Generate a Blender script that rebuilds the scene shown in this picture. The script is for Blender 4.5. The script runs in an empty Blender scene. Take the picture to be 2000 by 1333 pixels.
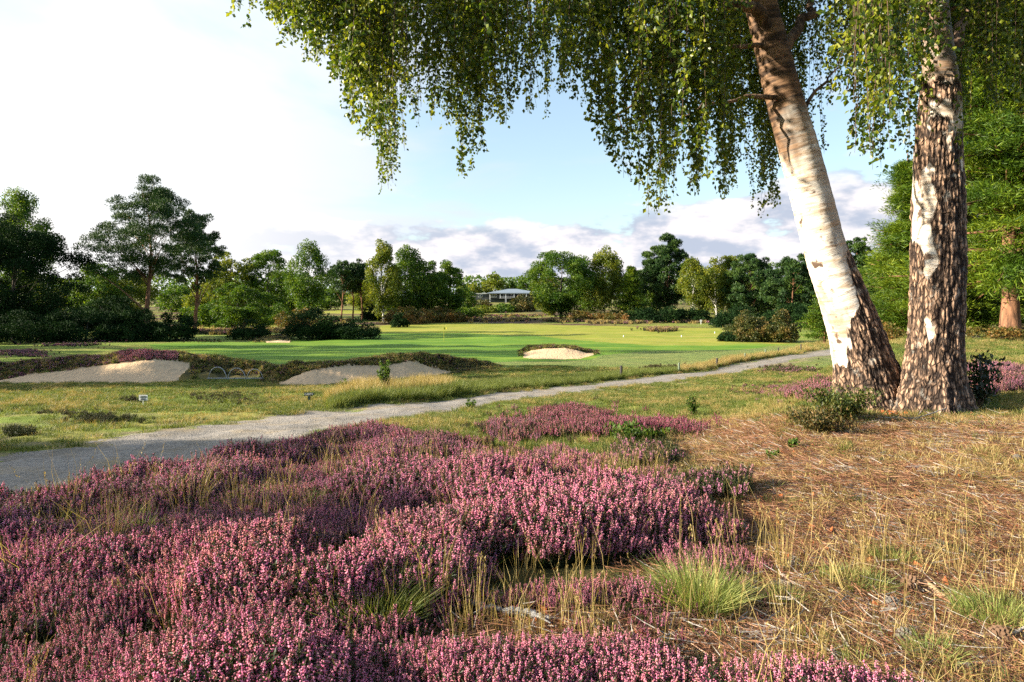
import bpy, math, random
import numpy as np
from mathutils import Vector, Matrix, Euler

# ------------------------------------------------------------------ camera, sky, sun, exposure
F = 1333.0          # focal length in photo pixels (24 mm on a 36 mm sensor, 2000 px wide)
HY = 575.0          # row of the horizon in the photo
CZ = 1.4            # eye height
scene = bpy.context.scene
C = scene.collection
cam_d = bpy.data.cameras.new('camera')
cam = bpy.data.objects.new('camera', cam_d); C.objects.link(cam)
cam.location = (0, 0, CZ); cam.rotation_euler = (math.radians(90), 0, 0)
cam_d.lens = 24; cam_d.sensor_width = 36; cam_d.shift_y = (HY - 666.5) / 2000.0
cam_d.clip_start = 0.05; cam_d.clip_end = 3000
scene.camera = cam

SUN_EL = math.radians(20); SUN_AZ = math.radians(-97)      # azimuth from +Y, clockwise
sun_dir = Vector((math.cos(SUN_EL) * math.sin(SUN_AZ), math.cos(SUN_EL) * math.cos(SUN_AZ), math.sin(SUN_EL)))
sd = bpy.data.lights.new('sun', 'SUN'); sd.energy = 5.0; sd.angle = math.radians(0.5); sd.color = (1.0, 0.89, 0.71)
so = bpy.data.objects.new('sun', sd); C.objects.link(so)
so.rotation_euler = sun_dir.to_track_quat('Z', 'Y').to_euler()
so.location = (-30, 0, 20)

scene.view_settings.view_transform = 'Standard'; scene.view_settings.look = 'None'
scene.view_settings.gamma = 1.0; scene.view_settings.exposure = 1.62
scene.render.engine = 'CYCLES'
cy = scene.cycles
cy.max_bounces = 6; cy.diffuse_bounces = 2; cy.glossy_bounces = 2; cy.transmission_bounces = 4; cy.transparent_max_bounces = 4
cy.use_denoising = False; cy.caustics_reflective = False; cy.caustics_refractive = False
cy.use_adaptive_sampling = True; cy.adaptive_threshold = 0.02

W = bpy.data.worlds.new('World'); scene.world = W; W.use_nodes = True
def build_world():
    nt = W.node_tree; N = nt.nodes; L = nt.links; N.clear()
    def n(t, **k):
        x = N.new(t)
        for a, b in k.items(): setattr(x, a, b)
        return x
    def mth(op, a, b=None, c=None, clamp=False):
        x = n('ShaderNodeMath', operation=op, use_clamp=clamp)
        for i, v in enumerate((a, b, c)):
            if v is None: continue
            if isinstance(v, (int, float)): x.inputs[i].default_value = v
            else: L.new(v, x.inputs[i])
        return x.outputs[0]
    def mixc(f, a, b, bt='MIX'):
        x = n('ShaderNodeMix', data_type='RGBA', blend_type=bt)
        if isinstance(f, (int, float)): x.inputs[0].default_value = f
        else: L.new(f, x.inputs[0])
        for s, v in ((6, a), (7, b)):
            if isinstance(v, tuple): x.inputs[s].default_value = (*v, 1)
            else: L.new(v, x.inputs[s])
        return x.outputs[2]
    def sstep(v, e0, e1):
        x = n('ShaderNodeMapRange', interpolation_type='SMOOTHSTEP')
        L.new(v, x.inputs[0]); x.inputs[1].default_value = e0; x.inputs[2].default_value = e1
        return x.outputs[0]
    sky = n('ShaderNodeTexSky', sky_type='NISHITA', sun_disc=False, sun_elevation=SUN_EL, sun_rotation=SUN_AZ,
            altitude=50, air_density=1.0, dust_density=1.2, ozone_density=1.2)
    tc = n('ShaderNodeTexCoord'); sep = n('ShaderNodeSeparateXYZ'); L.new(tc.outputs['Generated'], sep.inputs[0])
    X, Y, Z = sep.outputs
    az = mth('ARCTAN2', X, Y)
    hor = mth('SQRT', mth('ADD', mth('MULTIPLY', X, X), mth('MULTIPLY', Y, Y)))
    el = mth('ARCTAN2', Z, hor)
    # nishita sky, scaled
    skyc = n('ShaderNodeVectorMath', operation='SCALE'); L.new(sky.outputs[0], skyc.inputs[0]); skyc.inputs['Scale'].default_value = 0.10
    base = skyc.outputs[0]
    # high thin cloud layer projected on a plane overhead
    zz = mth('ADD', mth('MAXIMUM', Z, 0.0), 0.12)
    px, py = mth('DIVIDE', X, zz), mth('DIVIDE', Y, zz)
    cb = n('ShaderNodeCombineXYZ'); L.new(px, cb.inputs[0]); L.new(py, cb.inputs[1])
    nz = n('ShaderNodeTexNoise'); L.new(cb.outputs[0], nz.inputs['Vector']); nz.inputs['Scale'].default_value = 0.9
    nz.inputs['Detail'].default_value = 7; nz.inputs['Roughness'].default_value = 0.5; nz.inputs['Distortion'].default_value = 0.3
    leftness = sstep(mth('MULTIPLY', az, -1.0), -0.14, 0.36)       # thicker bright veil towards the sun
    leftw = mth('SUBTRACT', 1.0, sstep(az, -1.9, -2.9)) 
    hv = mth('ADD', nz.outputs[0], mth('MULTIPLY', leftness, 0.28))
    front = sstep(Y, -0.25, 0.25)
    hi = mth('MULTIPLY', mth('MULTIPLY', sstep(hv, 0.56, 0.80), 0.9), front)
    # low cumulus in azimuth / elevation
    ca = n('ShaderNodeCombineXYZ'); L.new(mth('MULTIPLY', az, 7.5), ca.inputs[0]); L.new(mth('MULTIPLY', el, 17.0), ca.inputs[1])
    cn = n('ShaderNodeTexNoise'); L.new(ca.outputs[0], cn.inputs['Vector']); cn.inputs['Scale'].default_value = 1.0
    cn.inputs['Detail'].default_value = 8; cn.inputs['Roughness'].default_value = 0.55
    ca2 = n('ShaderNodeCombineXYZ'); L.new(mth('MULTIPLY', az, 7.5), ca2.inputs[0]); L.new(mth('ADD', mth('MULTIPLY', el, 17.0), 0.36), ca2.inputs[1])
    cn2 = n('ShaderNodeTexNoise'); L.new(ca2.outputs[0], cn2.inputs['Vector']); cn2.inputs['Scale'].default_value = 1.0
    cn2.inputs['Detail'].default_value = 8; cn2.inputs['Roughness'].default_value = 0.55
    topel = mth('ADD', 0.115, mth('MULTIPLY', sstep(az, 0.05, 0.45), 0.06))      # the bank climbs towards the right
    band = mth('MULTIPLY', mth('SUBTRACT', 1.0, sstep(mth('DIVIDE', el, topel), 0.72, 1.12)), sstep(el, 0.0, 0.03))
    cm = sstep(mth('ADD', cn.outputs[0], mth('MULTIPLY', band, 0.28)), 0.61, 0.68)
    cm = mth('MULTIPLY', cm, mth('ADD', 0.25, mth('MULTIPLY', band, 0.75)))
    shade = sstep(mth('SUBTRACT', cn.outputs[0], cn2.outputs[0]), -0.10, 0.09)
    cumc = mixc(shade, (0.235, 0.262, 0.32), (0.455, 0.43, 0.435))
    glare = sstep(mth('MULTIPLY', az, -1.0), 0.02, 0.62)
    hic = mixc(glare, (0.34, 0.37, 0.42), (0.50, 0.495, 0.49))
    veil = mth('ADD', mth('MULTIPLY', mth('MULTIPLY', glare, sstep(el, 0.75, 0.2)), 0.55), mth('MULTIPLY', front, 0.22))
    c1 = mixc(veil, base, (0.42, 0.55, 0.60))
    c2 = mixc(hi, c1, hic)
    c3 = mixc(cm, c2, mixc(glare, cumc, (0.50, 0.49, 0.485)))
    bg = n('ShaderNodeBackground'); L.new(c3, bg.inputs[0]); bg.inputs[1].default_value = 0.80
    out = n('ShaderNodeOutputWorld'); L.new(bg.outputs[0], out.inputs[0])
build_world()

# ------------------------------------------------------------------ numpy noise
def _hash(ix, iy, iz, seed):
    h = (ix.astype(np.int64) * 374761393 + iy.astype(np.int64) * 668265263 + iz.astype(np.int64) * 2147483647 + seed * 974711) & 0xffffffff
    h = ((h ^ (h >> 13)) * 1274126177) & 0xffffffff
    h = ((h ^ (h >> 16)) * 2246822519) & 0xffffffff
    return ((h ^ (h >> 15)) & 0xffff) / 65535.0
def vnoise(x, y, z=None, seed=0):
    x = np.asarray(x, float); y = np.asarray(y, float)
    z = np.zeros_like(x) if z is None else np.asarray(z, float)
    ix, iy, iz = np.floor(x), np.floor(y), np.floor(z)
    fx, fy, fz = x - ix, y - iy, z - iz
    fx, fy, fz = [f * f * (3 - 2 * f) for f in (fx, fy, fz)]
    r = 0
    for a in (0, 1):
        wa = fx if a else 1 - fx
        for b in (0, 1):
            wb = fy if b else 1 - fy
            for c in (0, 1):
                wc = fz if c else 1 - fz
                r = r + wa * wb * wc * _hash(ix + a, iy + b, iz + c, seed)
    return r
def fbm(x, y, z=None, o=4, seed=0, g=0.5):
    r = 0; a = 1; t = 0; x = np.asarray(x, float); y = np.asarray(y, float)
    z = np.zeros_like(x) if z is None else np.asarray(z, float)
    for i in range(o):
        r = r + a * vnoise(x, y, z, seed + i * 17); t += a; a *= g; x = x * 2.03; y = y * 2.03; z = z * 2.03
    return r / t
def ss(x, a, b):
    t = np.clip((np.asarray(x, float) - a) / (b - a), 0, 1); return t * t * (3 - 2 * t)

# ------------------------------------------------------------------ terrain
def prof(pts):
    d, h = np.array(pts, float).T
    ld = np.linspace(math.log(0.3), math.log(3000), 4000)
    v = np.interp(ld, np.log(d), h); k = np.ones(161) / 161
    v = np.convolve(np.pad(v, 160, mode='edge'), np.convolve(k, k), 'same')[160:-160]
    return lambda Y: np.interp(np.log(np.maximum(Y, 0.3)), ld, v)
hL = prof([(0.3, 1.25), (2.1, 1.27), (3.3, 1.32), (5, 1.42), (8, 1.72), (12, 2.08), (18, 2.7), (25, 3.22), (35, 3.68), (50, 4.1), (65, 4.55), (85, 5.0), (110, 5.3), (150, 5.2), (170, 5.0), (230, 4.7), (600, 4.5), (3000, 4.5)])
hR = prof([(0.3, 1.25), (2.1, 1.27), (5, 1.33), (8.5, 1.41), (15, 1.5), (25, 1.5), (50, 1.9), (100, 3.5), (170, 5.0), (3000, 4.5)])
def to_px(X, Y): return 1000 + F * X / Y
def base_h(X, Y):
    Ys = np.maximum(Y, 0.3); px = to_px(X, Ys)
    e0 = np.interp(Ys, [8, 30, 60], [1330, 1640, 1660]); e1 = np.interp(Ys, [8, 30, 60], [1640, 1860, 1900])
    w = ss((px - e0) / (e1 - e0), 0, 1)
    w = np.where(Y < 0.3, 0.5, w)
    return hL(Ys) * (1 - w) + hR(Ys) * w
def base_row(X, Y): return HY + F * base_h(X, Y) / np.maximum(Y, 0.3)
_ydep = np.exp(np.linspace(math.log(1.0), math.log(600), 3000))
def depth_at(px, py):
    """depth where the smooth ground crosses photo row py in column px"""
    r = base_row((px - 1000) / F * _ydep, _ydep)
    i = np.where(r < py)[0]
    return float(_ydep[i[0]]) if len(i) else 600.0
def curve(pts):
    a = np.array(pts, float); return lambda x: np.interp(x, a[:, 0], a[:, 1])
# bunkers: front of sand, top of sand, crest of the heathery lip, as rows seen from the tee
BUNK = [
 dict(name='wide', x0=-140, x1=545, s0=-40, s1=372, front=curve([(-140, 752), (0, 751), (300, 749), (372, 745), (545, 738)]),
      sand=curve([(-140, 752), (0, 744), (60, 734), (150, 722), (215, 711), (300, 702), (355, 705), (380, 711), (420, 718), (545, 730)]),
      lip=curve([(-140, 716), (0, 712), (70, 704), (140, 700), (205, 699), (250, 691), (340, 692), (400, 697), (470, 703), (545, 714)]), Ls=1.9, Lc=1.0, Lb=3.4),
 dict(name='mid', x0=500, x1=985, s0=545, s1=884, front=curve([(500, 745), (548, 754), (600, 753), (700, 747), (800, 740), (884, 731), (985, 722)]),
      sand=curve([(500, 735), (545, 752), (575, 735), (610, 721), (650, 715), (760, 712), (805, 705), (840, 716), (884, 729), (985, 720)]),
      lip=curve([(500, 714), (560, 716), (600, 712), (700, 706), (760, 699), (820, 695), (880, 701), (950, 711), (985, 718)]), Ls=1.7, Lc=0.9, Lb=3.2),
 dict(name='small', x0=1005, x1=1178, s0=1022, s1=1160, front=curve([(1005, 694), (1040, 698), (1130, 698), (1178, 692)]),
      sand=curve([(1005, 694), (1022, 692), (1040, 684), (1065, 680), (1105, 680), (1150, 690), (1178, 691)]),
      lip=curve([(1005, 692), (1030, 680), (1080, 675), (1130, 680), (1178, 690)]), Ls=4.2, Lc=0.9, Lb=5),
 dict(name='far', x0=478, x1=575, s0=520, s1=566, front=curve([(478, 669), (575, 669)]),
      sand=curve([(478, 669), (520, 668), (545, 664), (566, 665), (575, 669)]),
      lip=curve([(478, 666), (530, 658), (560, 655), (575, 662)]), Ls=3.0, Lc=1.5, Lb=8),
]
for b in BUNK:
    xs = np.linspace(b['x0'], b['x1'], 60)
    b['df'] = (lambda xs, ds: (lambda x: np.interp(x, xs, ds)))(xs, np.array([depth_at(x, b['front'](x)) for x in xs]))
def bunker_add(px, Y, hb):
    add = np.zeros_like(px); sand = np.zeros(px.shape, int); lipm = np.zeros_like(px)
    for k, b in enumerate(BUNK):
        m = (px > b['x0']) & (px < b['x1'])
        if not m.any(): continue
        x = px[m]; y = Y[m]; h = hb[m]
        df = b['df'](x); t = y - df
        dS = df + b['Ls']; dC = dS + b['Lc']; dB = dC + b['Lb']
        zS = h * 0 + base_h((x - 1000) / F * dS, dS) - (b['sand'](x) - HY) / F * dS
        zC = base_h((x - 1000) / F * dC, dC) - (b['lip'](x) - HY) / F * dC
        zS = np.maximum(zS, 0); zC = np.maximum(zC, zS * 0.9)
        end = ss(x, b['x0'], b['x0'] + 22) * (1 - ss(x, b['x1'] - 22, b['x1']))
        a = np.where(t < 0, 0, np.where(y < dS, zS * np.clip(t / b['Ls'], 0, 1) ** 1.35,
            np.where(y < dC, zS + (zC - zS) * np.sin(np.clip((y - dS) / b['Lc'], 0, 1) * math.pi / 2) ** 0.8,
            zC * (1 - ss(y, dC, dB)))))
        a = a * end
        add[m] = np.maximum(add[m], a)
        hasz = (b['front'](x) - b['sand'](x)) > 1.0
        s = (x > b['s0']) & (x < b['s1'] - (1 - np.clip(t / b['Ls'], 0, 1)) ** 1.5 * (30 if k < 2 else 0)) & (t > 0) & (y < dS) & hasz
        sm = sand[m]; sm[s] = k + 1; sand[m] = sm
        l = lipm[m]; l = np.maximum(l, np.where((t > -0.3) & (~s), ss(y, df - 0.3, df + 0.5) * (1 - ss(y, dC + b['Lb'] * 0.25, dC + b['Lb'] * 0.5)) * (end > 0.3), 0)); lipm[m] = l
    return add, sand, lipm
def gz(X, Y, detail=True):
    X = np.asarray(X, float); Y = np.asarray(Y, float)
    sh = X.shape; X = np.atleast_1d(X).ravel(); Y = np.atleast_1d(Y).ravel()
    h = base_h(X, Y); px = to_px(X, np.maximum(Y, 0.3))
    add, sand, lip = bunker_add(px, Y, h)
    z = CZ - h + add
    # rise under the clubhouse
    z = z + 1.9 * ss(px, 840, 930) * (1 - ss(px, 1060, 1150)) * ss(Y, 185, 215)
    if detail:
        near = 1 - ss(Y, 14, 30)
        z = z + (fbm(X * 0.9 + 5, Y * 0.9, seed=3) - 0.5) * 0.16 * near
        z = z + (fbm(X * 0.12, Y * 0.12, seed=9) - 0.5) * 0.5 * ss(Y, 12, 40) * (1 - 0.5 * ss(Y, 60, 120))
        z = z + (fbm(X * 1.6, Y * 1.6, seed=21) - 0.5) * 0.35 * lip
    return z.reshape(sh) if sh else float(z[0])
def ground_at(px, py):
    """world point of the ground seen at photo pixel (px, py)"""
    Ys = _ydep; X = (px - 1000) / F * Ys
    r = HY + F * (CZ - gz(X, Ys)) / Ys
    i = np.where(r < py)[0]
    Y = float(Ys[i[0]]) if len(i) else 600.0
    return Vector(((px - 1000) / F * Y, Y, gz((px - 1000) / F * Y, Y)))
def onground(px, Y):
    X = (px - 1000) / F * Y
    return Vector((X, Y, gz(X, Y)))
def at(px, py, Y): return Vector(((px - 1000) / F * Y, Y, CZ - (py - HY) / F * Y))
def inpoly(px, py, poly):
    inside = np.zeros(px.shape, bool); n = len(poly); j = n - 1
    for i in range(n):
        xi, yi = poly[i]; xj, yj = poly[j]
        c = ((yi > py) != (yj > py)) & (px < (xj - xi) * (py - yi) / (yj - yi + 1e-9) + xi)
        inside ^= c; j = i
    return inside

# ------------------------------------------------------------------ materials
MATS = {}
def mat(name):
    m = bpy.data.materials.new(name); m.use_nodes = True; m.node_tree.nodes.clear(); MATS[name] = m
    return m, m.node_tree.nodes, m.node_tree.links
class NB:
    def __init__(s, name): s.m, s.N, s.L = mat(name)
    def n(s, t, ins=None, **k):
        x = s.N.new(t)
        for a, b in k.items(): setattr(x, a, b)
        for a, b in (ins or {}).items(): s.put(x.inputs[a], b)
        return x
    def put(s, sock, v):
        if isinstance(v, bpy.types.NodeSocket): s.L.new(v, sock)
        elif isinstance(v, tuple) and len(v) == 3 and sock.type == 'RGBA': sock.default_value = (*v, 1)
        else: sock.default_value = v
    def math(s, op, a, b=0.0, clamp=False):
        return s.n('ShaderNodeMath', {0: a, 1: b}, operation=op, use_clamp=clamp).outputs[0]
    def mix(s, f, a, b, bt='MIX'):
        x = s.n('ShaderNodeMix', data_type='RGBA', blend_type=bt)
        s.put(x.inputs[0], f); s.put(x.inputs[6], a); s.put(x.inputs[7], b); return x.outputs[2]
    def step(s, v, a, b):
        return s.n('ShaderNodeMapRange', {0: v, 1: a, 2: b}, interpolation_type='SMOOTHSTEP').outputs[0]
    def noise(s, vec, scale, detail=4, rough=0.55, dist=0.0):
        return s.n('ShaderNodeTexNoise', {'Vector': vec, 'Scale': scale, 'Detail': detail, 'Roughness': rough, 'Distortion': dist}).outputs[0]
    def pos(s): return s.n('ShaderNodeNewGeometry').outputs['Position']
    def obj(s): return s.n('ShaderNodeTexCoord').outputs['Object']
    def scale(s, v, sc): return s.n('ShaderNodeVectorMath', {0: v, 1: sc}, operation='MULTIPLY').outputs[0]
    def attr(s, name, what='Fac'): return s.n('ShaderNodeAttribute', attribute_name=name).outputs[what]
    def bump(s, h, strength, dist=0.02): return s.n('ShaderNodeBump', {'Height': h, 'Strength': strength, 'Distance': dist}).outputs[0]
    def out(s, sh): s.L.new(sh, s.n('ShaderNodeOutputMaterial').inputs[0]); return s.m
    def bsdf(s, col, rough=0.8, normal=None, spec=0.3, metal=0.0):
        d = {'Base Color': col, 'Roughness': rough, 'Specular IOR Level': spec, 'Metallic': metal}
        if normal is not None: d['Normal'] = normal
        return s.n('ShaderNodeBsdfPrincipled', d).outputs[0]

def ground_mat():
    b = NB('heath_ground'); p = b.pos(); col = b.attr('tint', 'Color')
    n1 = b.noise(p, 1.3, 5); n2 = b.noise(b.scale(p, (30, 9, 12)), 1.0, 3); n3 = b.noise(p, 90.0, 2)
    n4 = b.noise(b.scale(p, (0.35, 1.2, 1)), 1.0, 5, 0.6)
    f = b.math('ADD', b.math('MULTIPLY', n1, 0.7), b.math('ADD', b.math('MULTIPLY', n2, 0.5), b.math('MULTIPLY', n3, 0.5)))
    f = b.math('MULTIPLY', f, 1.18)
    c = b.mix(1.0, col, b.n('ShaderNodeCombineColor', {0: f, 1: f, 2: f}).outputs[0], 'MULTIPLY')
    c = b.mix(b.math('MULTIPLY', b.step(n4, 0.50, 0.68), 0.35), c, b.mix(1.0, c, (1.35, 1.05, 0.75), 'MULTIPLY'))
    h = b.math('ADD', n3, b.math('MULTIPLY', n2, 0.7))
    return b.out(b.bsdf(c, 0.95, b.bump(h, 0.8, 0.03), 0.1))
def turf_mat(name, c0, c1, c2):
    b = NB(name); p = b.pos()
    n1 = b.noise(p, 0.22, 5, 0.6); n2 = b.noise(b.scale(p, (0.07, 0.9, 0.2)), 1.0, 4); n3 = b.noise(p, 25.0, 3)
    c = b.mix(b.step(n1, 0.38, 0.64), c0, c1)
    c = b.mix(b.math('MULTIPLY', b.step(n2, 0.48, 0.62), 0.8), c, c2)  # pale streaks: mowing stripes plus sunlit streaks painted into the turf
    g = b.math('ADD', 0.75, b.math('MULTIPLY', n3, 0.5))
    c = b.mix(1.0, c, b.n('ShaderNodeCombineColor', {0: g, 1: g, 2: g}).outputs[0], 'MULTIPLY')
    return b.out(b.bsdf(c, 0.85, b.bump(n3, 0.4, 0.02), 0.15))
def sand_mat():
    b = NB('bunker_sand_grain'); p = b.pos()
    n1 = b.noise(p, 1.2, 5); w = b.noise(b.scale(p, (5, 1.2, 5)), 1.6, 4, 0.6, 0.6); n3 = b.noise(p, 120.0, 2)
    c = b.mix(n1, (0.58, 0.40, 0.235), (0.68, 0.49, 0.30)); c = b.mix(b.math('MULTIPLY', b.step(w, 0.5, 0.62), 0.4), c, (0.38, 0.28, 0.18))
    return b.out(b.bsdf(c, 0.95, b.bump(b.math('ADD', w, b.math('MULTIPLY', n3, 0.06)), 0.6, 0.08), 0.1))
def path_mat():
    b = NB('path_gravel'); p = b.pos()
    n1 = b.noise(p, 0.8, 5, 0.6); n2 = b.noise(p, 22.0, 4, 0.7); vo = b.n('ShaderNodeTexVoronoi', {'Vector': p, 'Scale': 45.0}).outputs['Distance']
    c = b.mix(n1, (0.27, 0.25, 0.23), (0.46, 0.41, 0.35)); c = b.mix(b.step(n2, 0.40, 0.66), b.mix(1.0, c, (0.62, 0.62, 0.63), 'MULTIPLY'), c)
    c = b.mix(b.math('MULTIPLY', b.step(b.noise(p, 1.7, 4), 0.50, 0.66), 0.6), c, (0.33, 0.26, 0.17))
    off = b.math('SUBTRACT', 1.0, b.attr('rut'))
    c = b.mix(b.math('MULTIPLY', off, b.math('ADD', 0.15, b.math('MULTIPLY', b.step(b.noise(p, 3.5, 5, 0.65), 0.40, 0.62), 0.6))), c, b.mix(1.0, c, (0.66, 0.62, 0.52), 'MULTIPLY'))
    return b.out(b.bsdf(c, 0.9, b.bump(b.math('ADD', n2, b.math('MULTIPLY', vo, .5)), 0.7, 0.02), 0.2))
def leaf_mat(name, dark, mid, light, transl=0.35, rough=0.5, nscale=0.8, spec=0.3):
    b = NB(name); r = b.attr('rnd'); nz = b.noise(b.obj(), nscale, 3)
    c = b.mix(b.step(r, 0.0, 0.75), dark, mid)
    c = b.mix(b.math('MULTIPLY', b.step(b.math('ADD', b.math('MULTIPLY', r, 0.5), b.math('MULTIPLY', nz, 0.7)), 0.52, 0.92), 1.0), c, light)
    s1 = b.bsdf(c, rough, None, spec)
    tr = b.n('ShaderNodeBsdfTranslucent', {0: b.mix(1.0, c, (1.3, 1.25, 0.6), 'MULTIPLY')}).outputs[0]
    return b.out(b.n('ShaderNodeMixShader', {0: transl, 1: s1, 2: tr}).outputs[0])
def simple(name, col, rough=0.7, var=0.25, nscale=6.0, spec=0.3, metal=0.0, bump=0.0):
    b = NB(name); nz = b.noise(b.obj(), nscale, 4)
    c = b.mix(nz, tuple(x * (1 - var) for x in col), tuple(min(1, x * (1 + var)) for x in col))
    return b.out(b.bsdf(c, rough, b.bump(nz, bump) if bump else None, spec, metal))
def bark_mat(name, c0, c1, sc=(3, 3, 0.7)):
    b = NB(name); nz = b.noise(b.scale(b.obj(), sc), 2.5, 5, 0.65)
    c = b.mix(b.step(nz, 0.36, 0.64), c0, c1)
    return b.out(b.bsdf(c, 0.9, b.bump(nz, 0.8, 0.05), 0.1))
def birch_far_mat():
    b = NB('birch_bark_pale'); nz = b.noise(b.scale(b.obj(), (1, 1, 3)), 1.5, 4)
    c = b.mix(b.step(nz, 0.52, 0.6), (0.62, 0.60, 0.55), (0.06, 0.05, 0.045))
    return b.out(b.bsdf(c, 0.8))
def birch_main_mat():
    b = NB('silver_birch_bark'); q = b.attr('bk', 'Vector'); rug = b.attr('rug'); hgt = b.attr('ridge'); brn = b.attr('brown')
    # papery bark: horizontal bands, lenticels, tan peelings
    hb = b.noise(b.scale(q, (2.2, 2.2, 16)), 1.0, 5, 0.62, 0.8)
    fine = b.noise(b.scale(q, (6, 6, 44)), 1.0, 4, 0.6, 0.5)
    blot = b.noise(q, 3.2, 5, 0.6)
    sm = b.mix(b.step(hb, 0.42, 0.66), (0.78, 0.72, 0.64), (0.56, 0.43, 0.31))
    sm = b.mix(b.math('MULTIPLY', b.step(fine, 0.57, 0.67), 0.8), sm, (0.26, 0.17, 0.11))
    vk = b.n('ShaderNodeTexVoronoi', {'Vector': b.scale(q, (7, 7, 9)), 'Scale': 1.0, 'Randomness': 1.0}).outputs['Distance']
    sm = b.mix(b.math('MULTIPLY', b.step(b.math('ADD', vk, b.math('MULTIPLY', hb, .25)), 0.27, 0.20), 0.8), sm, (0.13, 0.075, 0.05))
    sm = b.mix(b.step(blot, 0.61, 0.67), sm, (0.10, 0.065, 0.045))
    sm = b.mix(brn, sm, b.mix(b.step(hb, 0.35, 0.65), (0.045, 0.026, 0.016), (0.25, 0.145, 0.08)))  # brown bark, also carrying shade painted on trunk top and right side
    # fissured bark
    rn = b.noise(b.scale(q, (14, 14, 4)), 1.0, 5, 0.65)
    rg = b.mix(b.step(b.math('ADD', b.math('MULTIPLY', hgt, 0.8), b.math('MULTIPLY', rn, 0.35)), 0.40, 0.90), (0.022, 0.013, 0.010), (0.47, 0.30, 0.20))
    ck = b.n('ShaderNodeTexVoronoi', {'Vector': b.scale(b.n('ShaderNodeVectorMath', {0: q, 1: b.n('ShaderNodeVectorMath', {0: b.n('ShaderNodeTexNoise', {'Vector': q, 'Scale': 9.0, 'Detail': 3.0}).outputs['Color'], 1: (.05, .05, .05)}, operation='MULTIPLY').outputs[0]}, operation='ADD').outputs[0], (26, 26, 8)), 'Scale': 1.0}, feature='DISTANCE_TO_EDGE').outputs['Distance']
    crack = b.math('SUBTRACT', 1.0, b.step(ck, 0.02, 0.16))
    rg = b.mix(b.math('MULTIPLY', crack, 0.8), rg, (0.020, 0.012, 0.009))
    lich = b.noise(q, 7.0, 4)
    rg = b.mix(b.math('MULTIPLY', b.step(lich, 0.60, 0.72), 0.5), rg, (0.42, 0.40, 0.36))
    edge = b.step(b.math('ADD', rug, b.math('MULTIPLY', b.math('SUBTRACT', b.noise(b.scale(q, (9, 9, 3)), 1.0, 5, 0.6), 0.5), 0.5)), 0.42, 0.56)
    c = b.mix(edge, sm, rg)
    ht = b.math('ADD', b.math('MULTIPLY', fine, 0.25), b.math('MULTIPLY', b.math('MULTIPLY', rn, edge), 1.2))
    ht = b.math('SUBTRACT', b.math('ADD', ht, b.math('MULTIPLY', hb, 0.35)), b.math('MULTIPLY', b.math('MULTIPLY', crack, edge), 0.9))
    return b.out(b.bsdf(c, 0.72, b.bump(ht, 0.9, 0.02), 0.25))
def floret_mat(name, a, b_, c_):
    b = NB(name); r = b.attr('rnd'); ir = b.n('ShaderNodeObjectInfo').outputs['Random']
    nz = b.noise(b.pos(), 0.9, 3)
    c = b.mix(r, a, b_); c = b.mix(b.math('MULTIPLY', b.step(b.math('ADD', b.math('MULTIPLY', ir, 0.5), b.math('MULTIPLY', nz, 0.6)), 0.45, 0.95), 0.85), c, c_)
    s1 = b.bsdf(c, 0.7, None, 0.2); tr = b.n('ShaderNodeBsdfTranslucent', {0: c}).outputs[0]
    return b.out(b.n('ShaderNodeMixShader', {0: 0.3, 1: s1, 2: tr}).outputs[0])

M_ground = ground_mat(); M_sand = sand_mat(); M_path = path_mat()
M_green = turf_mat('putting_turf', (0.085, 0.185, 0.014), (0.115, 0.22, 0.018), (0.21, 0.28, 0.025))
M_fair = turf_mat('fairway_turf', (0.20, 0.245, 0.022), (0.29, 0.29, 0.040), (0.33, 0.29, 0.06))
L_oak = leaf_mat('oak_leaf', (0.026, 0.070, 0.008), (0.065, 0.135, 0.010), (0.16, 0.225, 0.018), 0.38, nscale=0.35)
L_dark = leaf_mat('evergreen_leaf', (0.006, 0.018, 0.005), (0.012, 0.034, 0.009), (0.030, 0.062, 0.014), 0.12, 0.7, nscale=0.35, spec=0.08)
L_pine = leaf_mat('pine_needle', (0.012, 0.040, 0.009), (0.030, 0.075, 0.015), (0.085, 0.140, 0.020), 0.12, nscale=0.3)
L_lpine = leaf_mat('yellow_green_pine_needle', (0.030, 0.070, 0.005), (0.085, 0.155, 0.009), (0.21, 0.26, 0.014), 0.3, nscale=0.5)  # yellow-green needles of the lighter pines
L_birch = leaf_mat('far_birch_leaf', (0.06, 0.10, 0.008), (0.13, 0.17, 0.014), (0.26, 0.26, 0.025), 0.4, nscale=0.35)
L_gorse = leaf_mat('gorse_leaf', (0.030, 0.045, 0.008), (0.065, 0.080, 0.014), (0.200, 0.120, 0.030), 0.2, nscale=0.7)
L_brack = leaf_mat('bracken_leaf', (0.060, 0.070, 0.015), (0.130, 0.120, 0.025), (0.260, 0.110, 0.030), 0.3, nscale=0.6)
L_main = leaf_mat('birch_leaf', (0.028, 0.062, 0.006), (0.11, 0.165, 0.010), (0.36, 0.37, 0.03), 0.48, 0.38, nscale=3.0, spec=0.5)
L_fresh = leaf_mat('fresh_leaf', (0.04, 0.08, 0.012), (0.07, 0.13, 0.018), (0.13, 0.19, 0.025), 0.4, nscale=3)
L_holly = leaf_mat('holly_leaf', (0.008, 0.018, 0.006), (0.015, 0.030, 0.009), (0.03, 0.05, 0.014), 0.1, 0.35, nscale=3, spec=0.5)
B_pine = bark_mat('pine_bark', (0.10, 0.055, 0.035), (0.30, 0.15, 0.085))
B_grey = bark_mat('grey_bark', (0.040, 0.034, 0.028), (0.13, 0.11, 0.09))
B_birch = birch_far_mat(); B_main = birch_main_mat()
B_twig = simple('twig_bark', (0.10, 0.06, 0.04), 0.8)
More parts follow.
